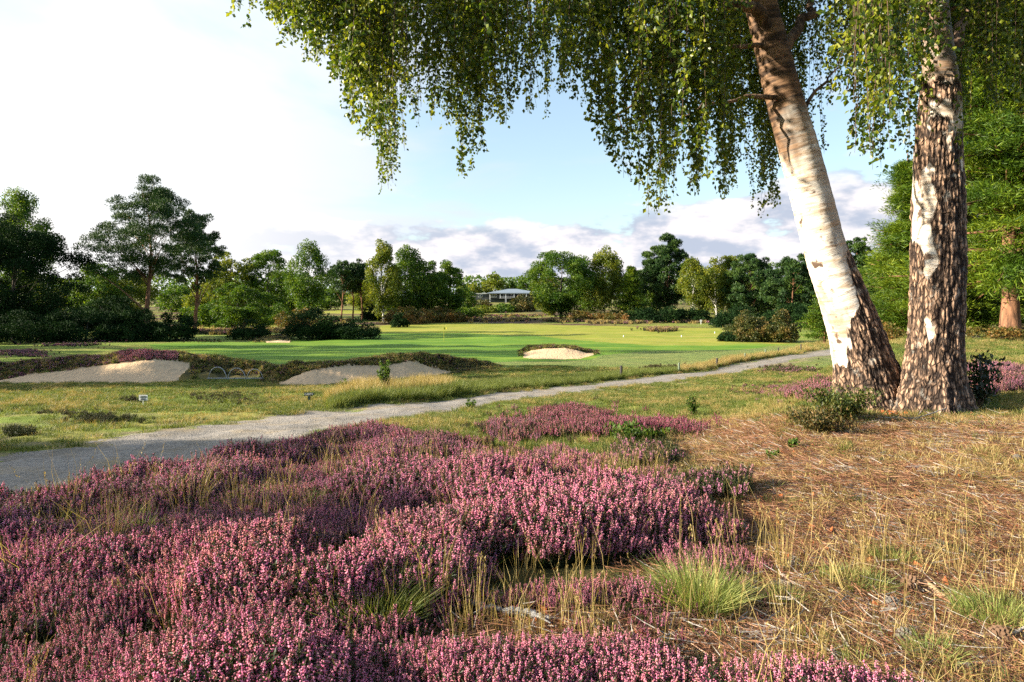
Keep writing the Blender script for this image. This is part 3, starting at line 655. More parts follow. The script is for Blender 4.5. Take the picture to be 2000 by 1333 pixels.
TREES = [
 # kind, name, label, px, depth, top, halfwidth, seed, extra
 ('birch', 'birch_tree', 'airy birch rising above the dark tree at the left edge', 42, 84, 358, 62, 1, dict(low=.3, leaf=L_oak)),
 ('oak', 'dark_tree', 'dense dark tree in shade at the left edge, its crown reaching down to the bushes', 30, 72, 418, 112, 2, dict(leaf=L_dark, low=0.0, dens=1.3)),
 ('oak', 'oak_tree', 'grey-green round tree between the dark left tree and the tall pine', 190, 118, 515, 52, 3, dict(low=.05)),
 ('pine', 'scots_pine', 'tallest scots pine with reddish forked limbs left of the fairway', 290, 76, 340, 110, 4, dict(low=.34, dens=.62)),
 ('pine', 'scots_pine', 'second scots pine with straight dark trunk leaning against the tallest one', 382, 86, 400, 56, 5, dict(low=.34, dens=.68)),
 ('oak', 'oak_tree', 'yellow-green tree seen through the tall pine trunks', 245, 125, 540, 55, 6, dict(leaf=L_birch, low=.02)),
 ('oak', 'oak_tree', 'sunlit light green tree just right of the second scots pine', 452, 130, 480, 42, 7, dict(leaf=L_birch, low=.05, dens=.8)),
 ('oak', 'oak_tree', 'airy tree above the dark round one, sky showing through its crown', 525, 135, 480, 48, 8, dict(low=.05, dens=.75)),
 ('bush', 'round_tree', 'dark dome-shaped small tree standing on the mown strip', 470, 105, 545, 54, 9, dict(leaf=L_oak, dens=1.2, cat='tree')),
 ('birch', 'birch_tree', 'tall birch with white foot behind the long dark bush', 602, 118, 470, 44, 10, dict(leaf=L_oak)),
 ('pine', 'scots_pine', 'left pine of the slim group of three', 668, 128, 508, 34, 11, dict(low=.5)),
 ('pine', 'scots_pine', 'middle pine of the slim group of three', 689, 132, 512, 24, 12, dict(low=.5)),
 ('pine', 'scots_pine', 'right pine of the slim group of three', 706, 130, 505, 28, 13, dict(low=.45)),
 ('birch', 'birch_tree', 'slender birch with pale top right of the three slim pines', 747, 124, 466, 36, 14, dict(low=.12)),
 ('birch', 'birch_tree', 'wide dull green birch beside the slender pale-topped one', 793, 130, 474, 44, 15, dict(leaf=L_oak, low=.08)),
 ('oak', 'oak_tree', 'mid green tree between the wide birch and the round-topped one', 835, 134, 506, 42, 16, dict(low=.05)),
 ('oak', 'oak_tree', 'round-topped tree left of the clubhouse', 876, 138, 508, 38, 17, dict(low=.05, leaf=L_oak)),
 ('oak', 'distant_tree', 'low yellowish tree behind the left wing of the clubhouse', 918, 265, 552, 26, 18, dict(leaf=L_birch, low=.02)),
 ('oak', 'distant_tree', 'tallest tree behind the clubhouse, yellow-green', 966, 270, 536, 25, 19, dict(leaf=L_birch, low=.02)),
 ('oak', 'distant_tree', 'small dark tree behind the clubhouse roof ridge', 1000, 275, 548, 15, 20, dict(leaf=L_oak, low=.02)),
 ('oak', 'distant_tree', 'dark round tree behind the right end of the clubhouse', 1028, 268, 541, 20, 21, dict(leaf=L_oak, low=.02)),
 ('oak', 'oak_tree', 'big bright oak right of the clubhouse, lit on its left side', 1096, 142, 488, 66, 22, dict(low=.06, dens=1.15)),
 ('birch', 'birch_tree', 'full yellow-green birch with pale foot next to the big oak', 1182, 146, 480, 44, 23, dict(low=.12, dens=1.2)),
 ('conifer', 'young_pine', 'pale green conical pine before the tall dark one', 1232, 140, 512, 38, 24, dict(leaf=L_lpine, low=.08)),
 ('pine', 'black_pine', 'tallest dark pine in the far right tree line', 1302, 148, 453, 60, 25, dict(low=.12, dens=1.5)),
 ('birch', 'birch_tree', 'small yellow birch with thin white leaning trunk', 1352, 132, 500, 30, 26, dict(low=.3, lean=.02)),
 ('birch', 'birch_tree', 'second yellow birch, forked, right of the leaning one', 1398, 136, 504, 38, 27, dict(low=.2)),
 ('oak', 'oak_tree', 'yellow-green tree top between the forked birch and the dark pines', 1432, 150, 492, 34, 70, dict(leaf=L_birch, low=.1)),
 ('pine', 'black_pine', 'dark spreading pine above the gorse', 1466, 132, 485, 56, 28, dict(low=.06, dens=1.4)),
 ('pine', 'black_pine', 'dark pine touching the left side of the birch trunks', 1548, 124, 490, 56, 29, dict(low=.06, dens=1.4)),
 ('conifer', 'young_pine', 'bright low pine peeping out left of the leaning birch trunk', 1612, 60, 535, 46, 30, dict(low=.1)),
 ('pine', 'black_pine', 'dark pine top seen between the two birch trunks', 1675, 95, 442, 40, 31, dict(low=.05, dens=1.3)),
 ('conifer', 'feathery_pine', 'sunlit feathery pine filling the gap between the birch trunks', 1775, 33, 285, 120, 32, dict(low=.03, dens=1.5, lsize=1.1, nbr=150)),
 ('conifer', 'tall_pine', 'huge sunlit pine at the right edge with brown trunk', 1962, 24, -200, 190, 33, dict(low=.15, dens=1.3, lsize=1.3, nbr=210)),
 ('conifer', 'tall_pine', 'second sunlit pine cut off by the right edge', 2090, 25, -200, 190, 34, dict(low=.14, dens=1.1, lsize=1.3, nbr=190)),
 ('conifer', 'tall_pine', 'shaded pine behind the right edge pines', 2020, 36, -100, 190, 35, dict(low=.03, dens=1.0, nbr=170, leaf=L_lpine)),
 ('conifer', 'tall_pine', 'dim pine right behind the upright birch trunk', 1900, 34, -60, 130, 36, dict(low=.03, dens=1.2, nbr=170, leaf=L_lpine)),
 ('oak', 'oak_tree', 'leafy tree behind the round-topped tree left of the clubhouse', 905, 190, 560, 24, 37, dict(low=0.0)),
 ('birch', 'birch_tree', 'low leafy birch between the tall pine and the dark round tree', 415, 122, 548, 40, 38, dict(low=.0, leaf=L_birch)),
 ('oak', 'oak_tree', 'shady tree filling behind the long dark bush', 565, 150, 520, 45, 39, dict(low=0.0)),
]
GRP = {'scots_pine': 'scots pines left of the fairway', 'birch_tree': 'birches along the tree lines', 'oak_tree': 'broadleaf trees along the tree lines', 'distant_tree': 'trees behind the clubhouse',
       'black_pine': 'dark pines of the right tree line', 'tall_pine': 'tall pines at the right edge', 'young_pine': 'young pines', }
for k, nm, lb, px, Y, top, hw, sd_, ex in TREES:
    make_tree(k, nm, lb, px, Y, top, hw, sd_, group=GRP.get(nm), **ex)
BGL = ['far tree behind the dark tree at the left edge', 'far tree between the left edge tree and the grey-green round tree', 'yellowish far tree behind the left branches of the tallest scots pine', 'far tree seen right of the tallest scots pine trunk',
       'far tree seen behind the second scots pine trunk', 'far yellowish tree behind the dome-shaped tree', 'far tree left behind the slim group of three pines', 'far tree right behind the slim group of three pines', 'yellowish far tree behind the slender pale-topped birch',
       'far tree behind the gap between wide birch and round-topped tree', 'leafy tree touching the right end of the clubhouse', 'yellowish far tree between the big oak and the full yellow-green birch', 'far tree behind the pale conical pine', 'far tree behind the leaning yellow birch',
       'yellowish far tree between the two dark spreading pines', 'far tree just left of the leaning birch trunk', 'far tree behind the bright low pine beside the leaning birch trunk', 'yellowish tree low between the two birch trunks']
for i_, (px, Y, top, hw) in enumerate(((-10, 150, 545, 60), (95, 170, 552, 50), (150, 200, 556, 50), (350, 190, 558, 45), (400, 175, 553, 40), (480, 200, 550, 50), (640, 210, 562, 40), (712, 200, 560, 36), (762, 190, 556, 38), (820, 200, 552, 34), (1070, 165, 528, 30), (1150, 180, 535, 40), (1260, 170, 520, 40), (1380, 175, 520, 44), (1500, 160, 515, 50), (1590, 150, 505, 50), (1660, 120, 500, 50), (1750, 110, 470, 60))):
    make_tree('oak', 'background_tree', BGL[i_], px, Y, top, hw, 400 + i_, low=0.0, leaf=[L_oak, L_birch, L_oak][i_ % 3], group='background trees in the gaps of the tree line')
BUSHES = [
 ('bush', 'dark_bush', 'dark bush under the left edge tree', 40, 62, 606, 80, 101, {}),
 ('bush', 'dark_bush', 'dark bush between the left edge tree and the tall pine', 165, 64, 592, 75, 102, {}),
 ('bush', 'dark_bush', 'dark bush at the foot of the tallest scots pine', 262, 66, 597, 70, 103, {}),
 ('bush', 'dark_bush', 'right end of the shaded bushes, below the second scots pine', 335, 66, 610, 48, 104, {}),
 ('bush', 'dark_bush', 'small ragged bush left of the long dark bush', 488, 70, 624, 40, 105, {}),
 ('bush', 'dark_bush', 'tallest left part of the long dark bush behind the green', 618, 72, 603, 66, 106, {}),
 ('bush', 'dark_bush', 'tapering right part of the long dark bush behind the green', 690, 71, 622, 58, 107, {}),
 ('bush', 'round_bush', 'small round clipped-looking bush alone on the bare bank', 779, 108, 606, 20, 108, {}),
 ('gorse', 'gorse_bush', 'brown and green gorse bush left half, beside the far fairway', 1462, 68, 606, 48, 109, {}),
 ('gorse', 'gorse_bush', 'brown and green gorse bush right half, near the birch trunk', 1522, 67, 606, 44, 110, {}),
 ('gorse', 'gorse_bush', 'small dark gorse at the left foot of the brown one', 1420, 66, 645, 20, 111, dict(leaf=L_dark)),
 ('bush', 'undergrowth_bush', 'low dark shrub left below the round-topped tree', 900, 150, 592, 45, 112, dict(leaf=L_oak)),
 ('gorse', 'gorse_bush', 'orange-tipped gorse before the left wing of the clubhouse', 942, 200, 585, 24, 113, {}),
 ('gorse', 'gorse_bush', 'orange-tipped gorse before the right end of the clubhouse', 1022, 190, 578, 30, 114, {}),
 ('bush', 'undergrowth_bush', 'clipped dark shrub on the slope before the clubhouse', 985, 185, 592, 26, 115, dict(leaf=L_oak)),
 ('gorse', 'gorse_bush', 'yellowish scrub on the slope left of the clipped dark shrub', 945, 180, 596, 30, 116, dict(leaf=L_birch)),
 ('gorse', 'bracken_patch', 'sunlit bracken at the foot of the big oak', 1130, 132, 606, 34, 117, dict(leaf=L_brack)),
 ('gorse', 'bracken_patch', 'sunlit bracken around the foot of the full yellow-green birch', 1195, 130, 608, 36, 118, dict(leaf=L_brack)),
 ('bush', 'undergrowth_bush', 'dark undergrowth below the tallest far pine', 1285, 128, 596, 60, 119, {}),
 ('bush', 'undergrowth_bush', 'dark undergrowth around the leaning yellow birch', 1345, 130, 600, 50, 120, {}),
 ('bush', 'undergrowth_bush', 'dark undergrowth left behind the gorse', 1440, 110, 598, 55, 121, {}),
 ('bush', 'undergrowth_bush', 'dark undergrowth right behind the gorse', 1560, 105, 592, 60, 122, {}),
 ('gorse', 'bracken_patch', 'green and rusty bracken left of the three slim pines', 575, 100, 603, 40, 123, dict(leaf=L_brack)),
 ('gorse', 'bracken_patch', 'low bracken under the slender pale-topped birch', 800, 122, 600, 55, 124, dict(leaf=L_brack)),
 ('gorse', 'bracken_patch', 'low bracken under the round-topped tree', 870, 128, 601, 45, 125, dict(leaf=L_brack)),
 ('bush', 'undergrowth_bush', 'dark shrub right of the three slim pines', 728, 135, 590, 26, 126, {}),
 ('bush', 'undergrowth_bush', 'dark shrubs behind the tall pine trunk', 215, 100, 575, 70, 127, {}),
 ('bush', 'undergrowth_bush', 'leafy shrub behind the second scots pine', 405, 112, 585, 50, 128, dict(leaf=L_oak)),
 ('bush', 'undergrowth_bush', 'low shrub between the dome-shaped tree and the white-footed birch', 545, 118, 590, 38, 129, dict(leaf=L_oak)),
 ('gorse', 'bracken_patch', 'dry bracken under the feathery pine', 1735, 28, 628, 60, 130, dict(leaf=L_brack)),
 ('bush', 'undergrowth_bush', 'dark undergrowth under the feathery pine', 1700, 34, 585, 60, 131, {}),
 ('gorse', 'bracken_patch', 'dry orange bracken at the feet of the right edge pines', 1930, 23, 632, 70, 132, dict(leaf=L_brack, dens=.6)),
]
for k, nm, lb, px, Y, top, hw, sd_, ex in BUSHES:
    make_tree(k, nm, lb, px, Y, top, hw, sd_, cat='bush' if 'bracken' not in nm else 'bracken', group={'dark_bush': 'dark bushes behind the bunkers', 'gorse_bush': 'gorse bushes', 'undergrowth_bush': 'undergrowth along the tree lines', 'bracken_patch': 'bracken patches'}.get(nm), **ex)
# trees beyond the left edge of the photograph whose long shadows cross the course
OFF = [(-26, 1.2, 9.2, 2.3), (-29, 3.8, 10.4, 2.4), (-50, 20.0, 20, 3.8), (-55, 26, 23, 4.5), (-60, 33, 24, 4.2), (-64, 41, 29, 5.0), (-68, 50, 27, 4), (-76, 63, 25, 4)]
for i, (x, y, h, r) in enumerate(OFF):
    make_tree('oak', 'oak_tree', 'tree beyond the left edge casting a long shadow', 0, y, 0, 0, 200 + i, X=x, H=h, R=r, lsize=1.3 if y > 20 else 2.2, group='trees beyond the left edge')
# a far wood that reads as one mass
def far_wood():
    rng = np.random.default_rng(77); n = 42000
    u = rng.uniform(-1.1, 1.1, n); Y = rng.uniform(300, 330, n); X = u * Y
    hmax = 8.5 + 6 * fbm(u * 40, u * 0, seed=5) + 3 * fbm(u * 130, u * 0, seed=6)
    Z = -3.3 + hmax * rng.random(n) ** .7
    mb = MB(); mb.leaves(np.stack([X, Y, Z], 1), 1.3, .9, rng)
    tag(mb.build('distant_woodland', L_oak), 'low line of distant woodland on the horizon', 'woodland', kind='stuff')
far_wood()

# ------------------------------------------------------------------ the twin-trunked birch
def trunk_mesh(rows, Y0, name, parent, seed, which):
    """rows: (row, centre px, width px); rings stacked along the leaning axis"""
    rows = np.array(rows, float)[::-1]                      # from the top down -> reverse to ascend
    rows = rows[np.argsort(-rows[:, 0])]
    n = 760; seg = 240
    py = np.linspace(rows[0, 0], rows[-1, 0], n); cx = np.interp(-py, -rows[:, 0], rows[:, 1]); w = np.interp(-py, -rows[:, 0], rows[:, 2])
    k = np.ones(41) / 41; sm = lambda v: np.convolve(np.pad(v, 20, mode='edge'), k, 'valid'); cx, w = sm(cx), sm(w)
    X = (cx - 1000) / F * Y0; Zc = CZ - (py - HY) / F * Y0
    slope = np.gradient(X, Zc); R = w / 2 / F * Y0 * np.cos(np.arctan(slope)) * (.92 if which == 'left' else .86)
    th = np.linspace(0, 2 * math.pi, seg, endpoint=False); TH, PYg = np.meshgrid(th, py)
    Zg = Zc[:, None] + 0 * TH; Rg = R[:, None] + 0 * TH
    bk = np.stack([np.cos(TH) * Rg, np.sin(TH) * Rg, Zg], -1)
    # fissured (rugged) mask
    xr = np.cos(TH); nz = fbm(bk[..., 0] * 5 + seed, bk[..., 1] * 5, bk[..., 2] * 2.2, o=4, seed=seed)
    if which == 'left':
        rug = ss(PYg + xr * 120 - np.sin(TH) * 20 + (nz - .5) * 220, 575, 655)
        brown = ss(-PYg + (nz - .5) * 260, -360, -210)  # darker brown towards the top: bark colour plus painted canopy shade
        brown = np.maximum(brown, ss(xr + np.sin(TH) * .15 + (nz - .5) * 1.6, -.05, .65) * 0.62)  # right side browner: bark tone plus painted shade, away from the sun
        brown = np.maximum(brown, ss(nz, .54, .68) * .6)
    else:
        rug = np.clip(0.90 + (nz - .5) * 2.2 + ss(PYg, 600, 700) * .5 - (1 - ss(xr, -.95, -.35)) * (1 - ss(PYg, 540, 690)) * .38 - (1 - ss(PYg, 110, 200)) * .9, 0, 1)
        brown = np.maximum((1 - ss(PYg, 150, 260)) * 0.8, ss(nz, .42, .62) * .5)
    # plates: ridged noise stretched along the trunk
    a = bk * np.array([24, 24, 4.6]); wv = fbm(bk[..., 0] * 6, bk[..., 1] * 6, bk[..., 2] * 6, seed=seed + 4)
    r1 = 1 - np.abs(2 * fbm(a[..., 0] + wv * 2, a[..., 1] + wv * 2, a[..., 2], o=3, seed=seed + 1) - 1) ** 0.8 * 1.0
    r2 = np.abs(2 * vnoise(a[..., 0] * 1.2 + wv, a[..., 1] * 1.2, a[..., 2] * 1.1, seed=seed + 2) - 1)
    r3 = np.abs(2 * vnoise(a[..., 0] * 2.3 + 7, a[..., 1] * 2.3 + wv * 1.5, a[..., 2] * 2.6, seed=seed + 12) - 1)
    ridge = np.clip(.62 * r2 ** .8 + .42 * r3 ** .8 + .25 * (fbm(bk[..., 0] * 40, bk[..., 1] * 40, bk[..., 2] * 25, o=2, seed=seed + 3)), 0, 1)
    lump = fbm(bk[..., 0] * 3, bk[..., 1] * 3, bk[..., 2] * 1.4, o=3, seed=seed + 6) - .5
    rs = ss(rug, .35, .7)
    flute = ss(PYg, 690, 800) * (np.sin(TH * 5 + seed) * .07 + np.sin(TH * 9 + 1.3 * seed) * .04) + ss(PYg, 785, 830) * .10 * np.sin(TH * 7 + seed)
    Rr = Rg * (1 + lump * .10 + flute) + rs * (ridge - .45) * 0.042 + (1 - rs) * (fbm(bk[..., 0] * 8, bk[..., 1] * 8, bk[..., 2] * 22, o=3, seed=seed + 8) - .5) * .012
    Vx = X[:, None] + Rr * np.cos(TH); Vy = Y0 + Rr * np.sin(TH)
    Vz = Zg - slope[:, None] * 0 - (Rr * np.cos(TH)) * np.sin(np.arctan(slope))[:, None] * .9
    V = np.stack([Vx, Vy, Vz], -1).reshape(-1, 3)
    i = np.arange(n - 1)[:, None] * seg; j = np.arange(seg)[None]; kk = (j + 1) % seg
    Fc = np.stack([i + j, i + kk, i + seg + kk, i + seg + j], -1).reshape(-1, 4)
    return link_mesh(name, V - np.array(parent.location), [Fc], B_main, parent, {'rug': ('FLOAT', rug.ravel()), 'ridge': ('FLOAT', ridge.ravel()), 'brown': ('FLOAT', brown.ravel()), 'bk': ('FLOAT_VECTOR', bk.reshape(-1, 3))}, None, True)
BY = 8.6
bb = Vector(((1765 - 1000) / F * BY, BY, gz((1765 - 1000) / F * BY, BY)))
birch = empty('silver_birch', bb, 'large silver birch with two trunks and a weeping crown filling the top', 'tree')
LT = [(835, 1712, 210), (800, 1706, 168), (770, 1700, 146), (740, 1694, 131), (700, 1684, 119), (650, 1669, 108), (600, 1653, 99), (500, 1614, 88), (400, 1588, 84), (300, 1562, 82), (200, 1533, 75), (100, 1508, 70), (0, 1484, 66), (-150, 1450, 60), (-400, 1400, 46), (-700, 1350, 26), (-850, 1330, 10)]
RT = [(845, 1822, 195), (800, 1820, 160), (775, 1820, 140), (750, 1821, 130), (700, 1825, 110), (600, 1829, 107), (500, 1831, 108), (400, 1832, 101), (300, 1832, 95), (200, 1836, 86), (150, 1835, 76), (100, 1834, 60), (0, 1826, 50), (-150, 1830, 46), (-400, 1860, 36), (-700, 1900, 20), (-850, 1910, 8)]
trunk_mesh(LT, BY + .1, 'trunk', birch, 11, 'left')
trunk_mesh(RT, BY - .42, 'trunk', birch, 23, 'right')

def interp_axis(T, row): 
    a = np.array(T, float); a = a[np.argsort(a[:, 0])]
    return np.interp(row, a[:, 0], a[:, 1]), np.interp(row, a[:, 0], a[:, 2])
EDGE = curve([(430, -60), (500, 25), (540, 45), (570, 60), (590, 110), (640, 140), (660, 165), (690, 235), (720, 275), (745, 330), (757, 392), (775, 300), (800, 285), (815, 215), (850, 235), (875, 240), (893, 250), (903, 368), (920, 330), (940, 215), (975, 240), (1010, 235), (1040, 200), (1062, 240), (1080, 185), (1120, 175), (1150, 215), (1180, 290), (1215, 345), (1245, 365), (1275, 432), (1300, 405), (1310, 340), (1335, 320), (1355, 405), (1375, 360), (1400, 350), (1418, 405), (1440, 330), (1470, 350), (1487, 505), (1500, 400), (1530, 420), (1545, 330), (1600, 300), (1640, 190), (1670, 260), (1700, 330), (1722, 335), (1745, 240), (1765, 320), (1790, 330), (1800, 230), (1840, 330), (1865, 365), (1885, 250), (1920, 220), (1960, 235), (2000, 225), (2100, 260), (2400, 330)])
def weeping_crown():
    rng = np.random.default_rng(5); limbs = MB(); tw = MB(); lf = MB()
    def pw(px, py, Y): return np.array(at(px, py, Y))
    # limbs leaving the trunks above the frame and arching over
    lim = []
    starts = [(LT, -40), (LT, -120), (LT, -200), (LT, -300), (LT, 60), (LT, 150), (RT, 60), (RT, -60), (RT, -160), (RT, -260), (RT, 130), (LT, -260), (RT, -320), (LT, -380)]
    ends = [(700, -60, 7.2), (520, -110, 8.6), (860, -120, 6.4), (1050, -70, 9.4), (1250, -10, 7.2), (1640, -30, 9.8), (1640, -60, 6.2), (2000, -50, 7.2), (2200, -120, 9.4), (1720, -100, 5.4), (1950, 20, 9.6), (1150, -160, 5.8), (1500, -140, 6.2), (600, -220, 10)]
    for (T, row), (ex, ey, eY) in zip(starts, ends):
        c, w = interp_axis(T, row); s0 = pw(c, row, BY); e = pw(ex, ey, eY); m = (s0 + e) / 2 + np.array([0, 0, .55])
        tt = np.linspace(0, 1, 14)[:, None]; pp = (1 - tt) ** 2 * s0 + 2 * tt * (1 - tt) * m + tt ** 2 * e
        pp[1:-1] += rng.normal(size=(12, 3)) * .04
        limbs.tube(pp, np.linspace(w / F * BY * .17 + .01, .012, 14), 8); lim.append(pp)
    # a few thin crooked branches seen inside the crown
    for (a, b, Yb) in [((1500, 90, BY), (1290, 120, 7.8), 0), ((1525, 190, BY), (1330, 230, 8.4), 0), ((1290, 110, 7.9), (1215, 250, 7.6), 0), ((1820, 40, BY), (1905, 25, 8.0), 0), ((1545, 250, BY), (1640, 130, 9), 0), ((1840, 150, BY), (1760, 30, 7.6), 0), ((1470, -30, BY), (1350, 60, 7.4), 0), ((1350, 60, 7.4), (1180, 90, 7), 0)]:
        s0, e = pw(*a), pw(*b); m = (s0 + e) / 2 + np.array([0, 0, .18]); tt = np.linspace(0, 1, 9)[:, None]
        pp = (1 - tt) ** 2 * s0 + 2 * tt * (1 - tt) * m + tt ** 2 * e; pp[1:-1] += rng.normal(size=(7, 3)) * .03
        limbs.tube(pp, np.linspace(.035, .008, 9), 6)
    cen, dirs, rn = [], [], []
    NS = 690
    for k in range(NS):
        short = k < NS * .26
        if k < NS * .90: px = rng.uniform(508, 2080)
        else: px = rng.choice([757, 903, 1275, 1487, 1355, 1418, 1240, 720, 1710, 1860, 690, 1530, 1300, 790]) + rng.normal() * 10
        if 1620 < px < 1795: Y = rng.uniform(4.6, 8.5) if rng.random() < .75 else rng.uniform(9, 10.5)
        elif px > 1795: Y = rng.uniform(6.3, 8.1) if rng.random() < (.10 if px < 1885 else .5) else rng.uniform(9.2, 11)
        elif 1425 < px < 1630: Y = rng.uniform(9.3, 11.5) if rng.random() < .96 else rng.uniform(7, 8)
        else: Y = rng.uniform(6.2, 10.5)
        yc = 8.4 + .123 * ((px - 1000) / F * Y - 4.6)  # sun's path to the trunks; strands mostly kept out so bark stays lit
        if px < 1790 and abs(Y - yc) < .72: Y = rng.choice([rng.uniform(6.0, max(6.1, yc - .72)), rng.uniform(yc + .72, 10.8)]) if rng.random() < .95 else Y
        if 1560 < px < 1640 and rng.random() < .3: continue
        eb = float(EDGE(px)) 
        lowest = eb - abs(rng.normal()) * 75 * rng.choice([0.12, 1, 1.6, 2.6]) if eb < 900 else eb
        if px > 1795 and px < 1885 and Y < 8: lowest = eb - rng.random() * 40
        if short: lowest = eb * rng.uniform(.25, .8)
        top = -70 - rng.random() * 60
        if lowest - top < 60: continue
        ph = rng.uniform(0, 6); n = max(5, int((lowest - top) / F * Y / .05)); tt = np.linspace(0, 1, n)
        sway = 10 * np.sin(tt * 3 + ph) * tt + rng.normal() * 7 * tt * tt
        rows = top + (lowest - top) * tt
        dj = 0.10 * np.sin(tt * 2.2 + ph) 
        P = np.stack([(px + sway - 1000) / F * Y, Y + dj, CZ - (rows - HY) / F * Y], 1)
        tw.tube(P, np.linspace(.0042, .0014, n), 4)
        # side twigs that droop beside the main one
        length = (lowest - top) / F * Y
        paths = [P]
        for q in range(int(3 + length * 3.2)):
            i0 = rng.integers(0, max(1, n - 3)); L = rng.uniform(.15, .6) * min(1, (n - i0) / n + .25); a = rng.uniform(0, 2 * math.pi)
            s = np.linspace(0, 1, 8)[:, None]; off = np.array([math.cos(a), math.sin(a), 0]) * L * rng.uniform(.2, .95 if i0 < n * .6 else .4)
            end_z = -L; Q = P[i0] + off * np.sqrt(s) + np.array([0, 0, 1]) * end_z * s ** 1.4
            zmin = CZ - (eb + 4 - HY) / F * Y
            if Q[-1, 2] < zmin: Q[:, 2] = np.maximum(Q[:, 2], zmin)
            paths.append(Q); tw.tube(Q[::2], .0013, 3)
        dn = 0.02 + 1.3 * vnoise(np.array([px / 60.]), np.array([Y * 1.2]), seed=8)[0]
        for Q in paths:
            seg = np.linalg.norm(np.diff(Q, axis=0), axis=1).sum(); m = int(seg * 64 * dn) + 2
            u = rng.random(m) * (len(Q) - 1); i = u.astype(int).clip(0, len(Q) - 2); f = (u - i)[:, None]; c = Q[i] * (1 - f) + Q[i + 1] * f
            a = rng.uniform(0, 2 * math.pi, m); o = np.stack([np.cos(a), np.sin(a), -rng.uniform(.1, 1.2, m)], 1)
            cen.append(c + o * rng.uniform(.012, .055, m)[:, None]); dirs.append(o * .9 + np.array([0, 0, -.6])); rn.append(np.clip(rng.random(m) * .8 + (rng.random() - .4) * .3, 0, 1))
    cen = np.concatenate(cen); dirs = np.concatenate(dirs); rn = np.concatenate(rn)
    lf.leaves(cen, .047, .037, rng, dirs, .6, rnd=rn, fold=.12)
    # higher crown, unseen above the frame, added to shade the left trunk top
    n = 26000; k = rng.integers(0, len(lim), n); t = rng.uniform(.15, 1, n) * 13; i = t.astype(int).clip(0, 12)
    allp = np.array(lim); c = allp[k, i] + (allp[k, i + 1] - allp[k, i]) * (t - i)[:, None] + rng.normal(size=(n, 3)) * np.array([.55, .55, .4]) + np.array([0, 0, .75])
    keep = ((HY - (c[:, 2] - CZ) / c[:, 1] * F) < -30) & ((np.abs(c[:, 1] - 8.15 - .123 * (c[:, 0] - 5.1)) > .5) | (rng.random(n) < .08))  # gap left in these leaves so sun reaches the right trunk
    lf.leaves(c[keep], .10, .08, rng, np.tile([0, 0, -1.], (keep.sum(), 1)), .6)
    org = np.array(birch.location)
    for m_ in (limbs, tw, lf): m_.V = [v - org for v in m_.V]
    limbs.build('limb', bark_mat('birch_limb_bark', (0.06, 0.04, 0.03), (0.24, 0.16, 0.11)), birch, True)
    tw.build('twig', B_twig, birch); lf.build('crown', L_main, birch)
    print('birch leaves', len(cen))
weeping_crown()

# ------------------------------------------------------------------ scattered ground cover
def scatter(name, protos, P, rot, scl, idx, label, cat):
    me = bpy.data.meshes.new(name); n = len(P); me.vertices.add(n); me.vertices.foreach_set('co', np.asarray(P, np.float32).ravel())
    for a, ty, d, key in (('rot', 'FLOAT_VECTOR', rot, 'vector'), ('scl', 'FLOAT_VECTOR', scl, 'vector'), ('idx', 'INT', idx, 'value')):
        t = me.attributes.new(a, ty, 'POINT'); t.data.foreach_set(key, np.asarray(d, np.int32 if ty == 'INT' else np.float32).ravel())
    o = bpy.data.objects.new(name, me); C.objects.link(o)
    col = bpy.data.collections.new(name + '_kinds')
    for k, p in enumerate(protos): p.name = '%s_%02d' % (name, k); col.objects.link(p)
    ng = bpy.data.node_groups.new(name, 'GeometryNodeTree')
    ng.interface.new_socket('Geometry', in_out='INPUT', socket_type='NodeSocketGeometry'); ng.interface.new_socket('Geometry', in_out='OUTPUT', socket_type='NodeSocketGeometry')
    N, L = ng.nodes, ng.links; gi = N.new('NodeGroupInput'); go = N.new('NodeGroupOutput'); ip = N.new('GeometryNodeInstanceOnPoints'); ci = N.new('GeometryNodeCollectionInfo')
    ci.inputs['Collection'].default_value = col; ci.inputs['Separate Children'].default_value = True; ci.inputs['Reset Children'].default_value = True
    ip.inputs['Pick Instance'].default_value = True
    def na(nm, ty):
        x = N.new('GeometryNodeInputNamedAttribute'); x.data_type = ty; x.inputs['Name'].default_value = nm; return x.outputs['Attribute']
    L.new(gi.outputs[0], ip.inputs['Points']); L.new(ci.outputs[0], ip.inputs['Instance']); L.new(na('idx', 'INT'), ip.inputs['Instance Index'])
    L.new(na('rot', 'FLOAT_VECTOR'), ip.inputs['Rotation']); L.new(na('scl', 'FLOAT_VECTOR'), ip.inputs['Scale']); L.new(ip.outputs[0], go.inputs[0])
    md = o.modifiers.new('scatter', 'NODES'); md.node_group = ng
    return tag(o, label, cat, kind='stuff')

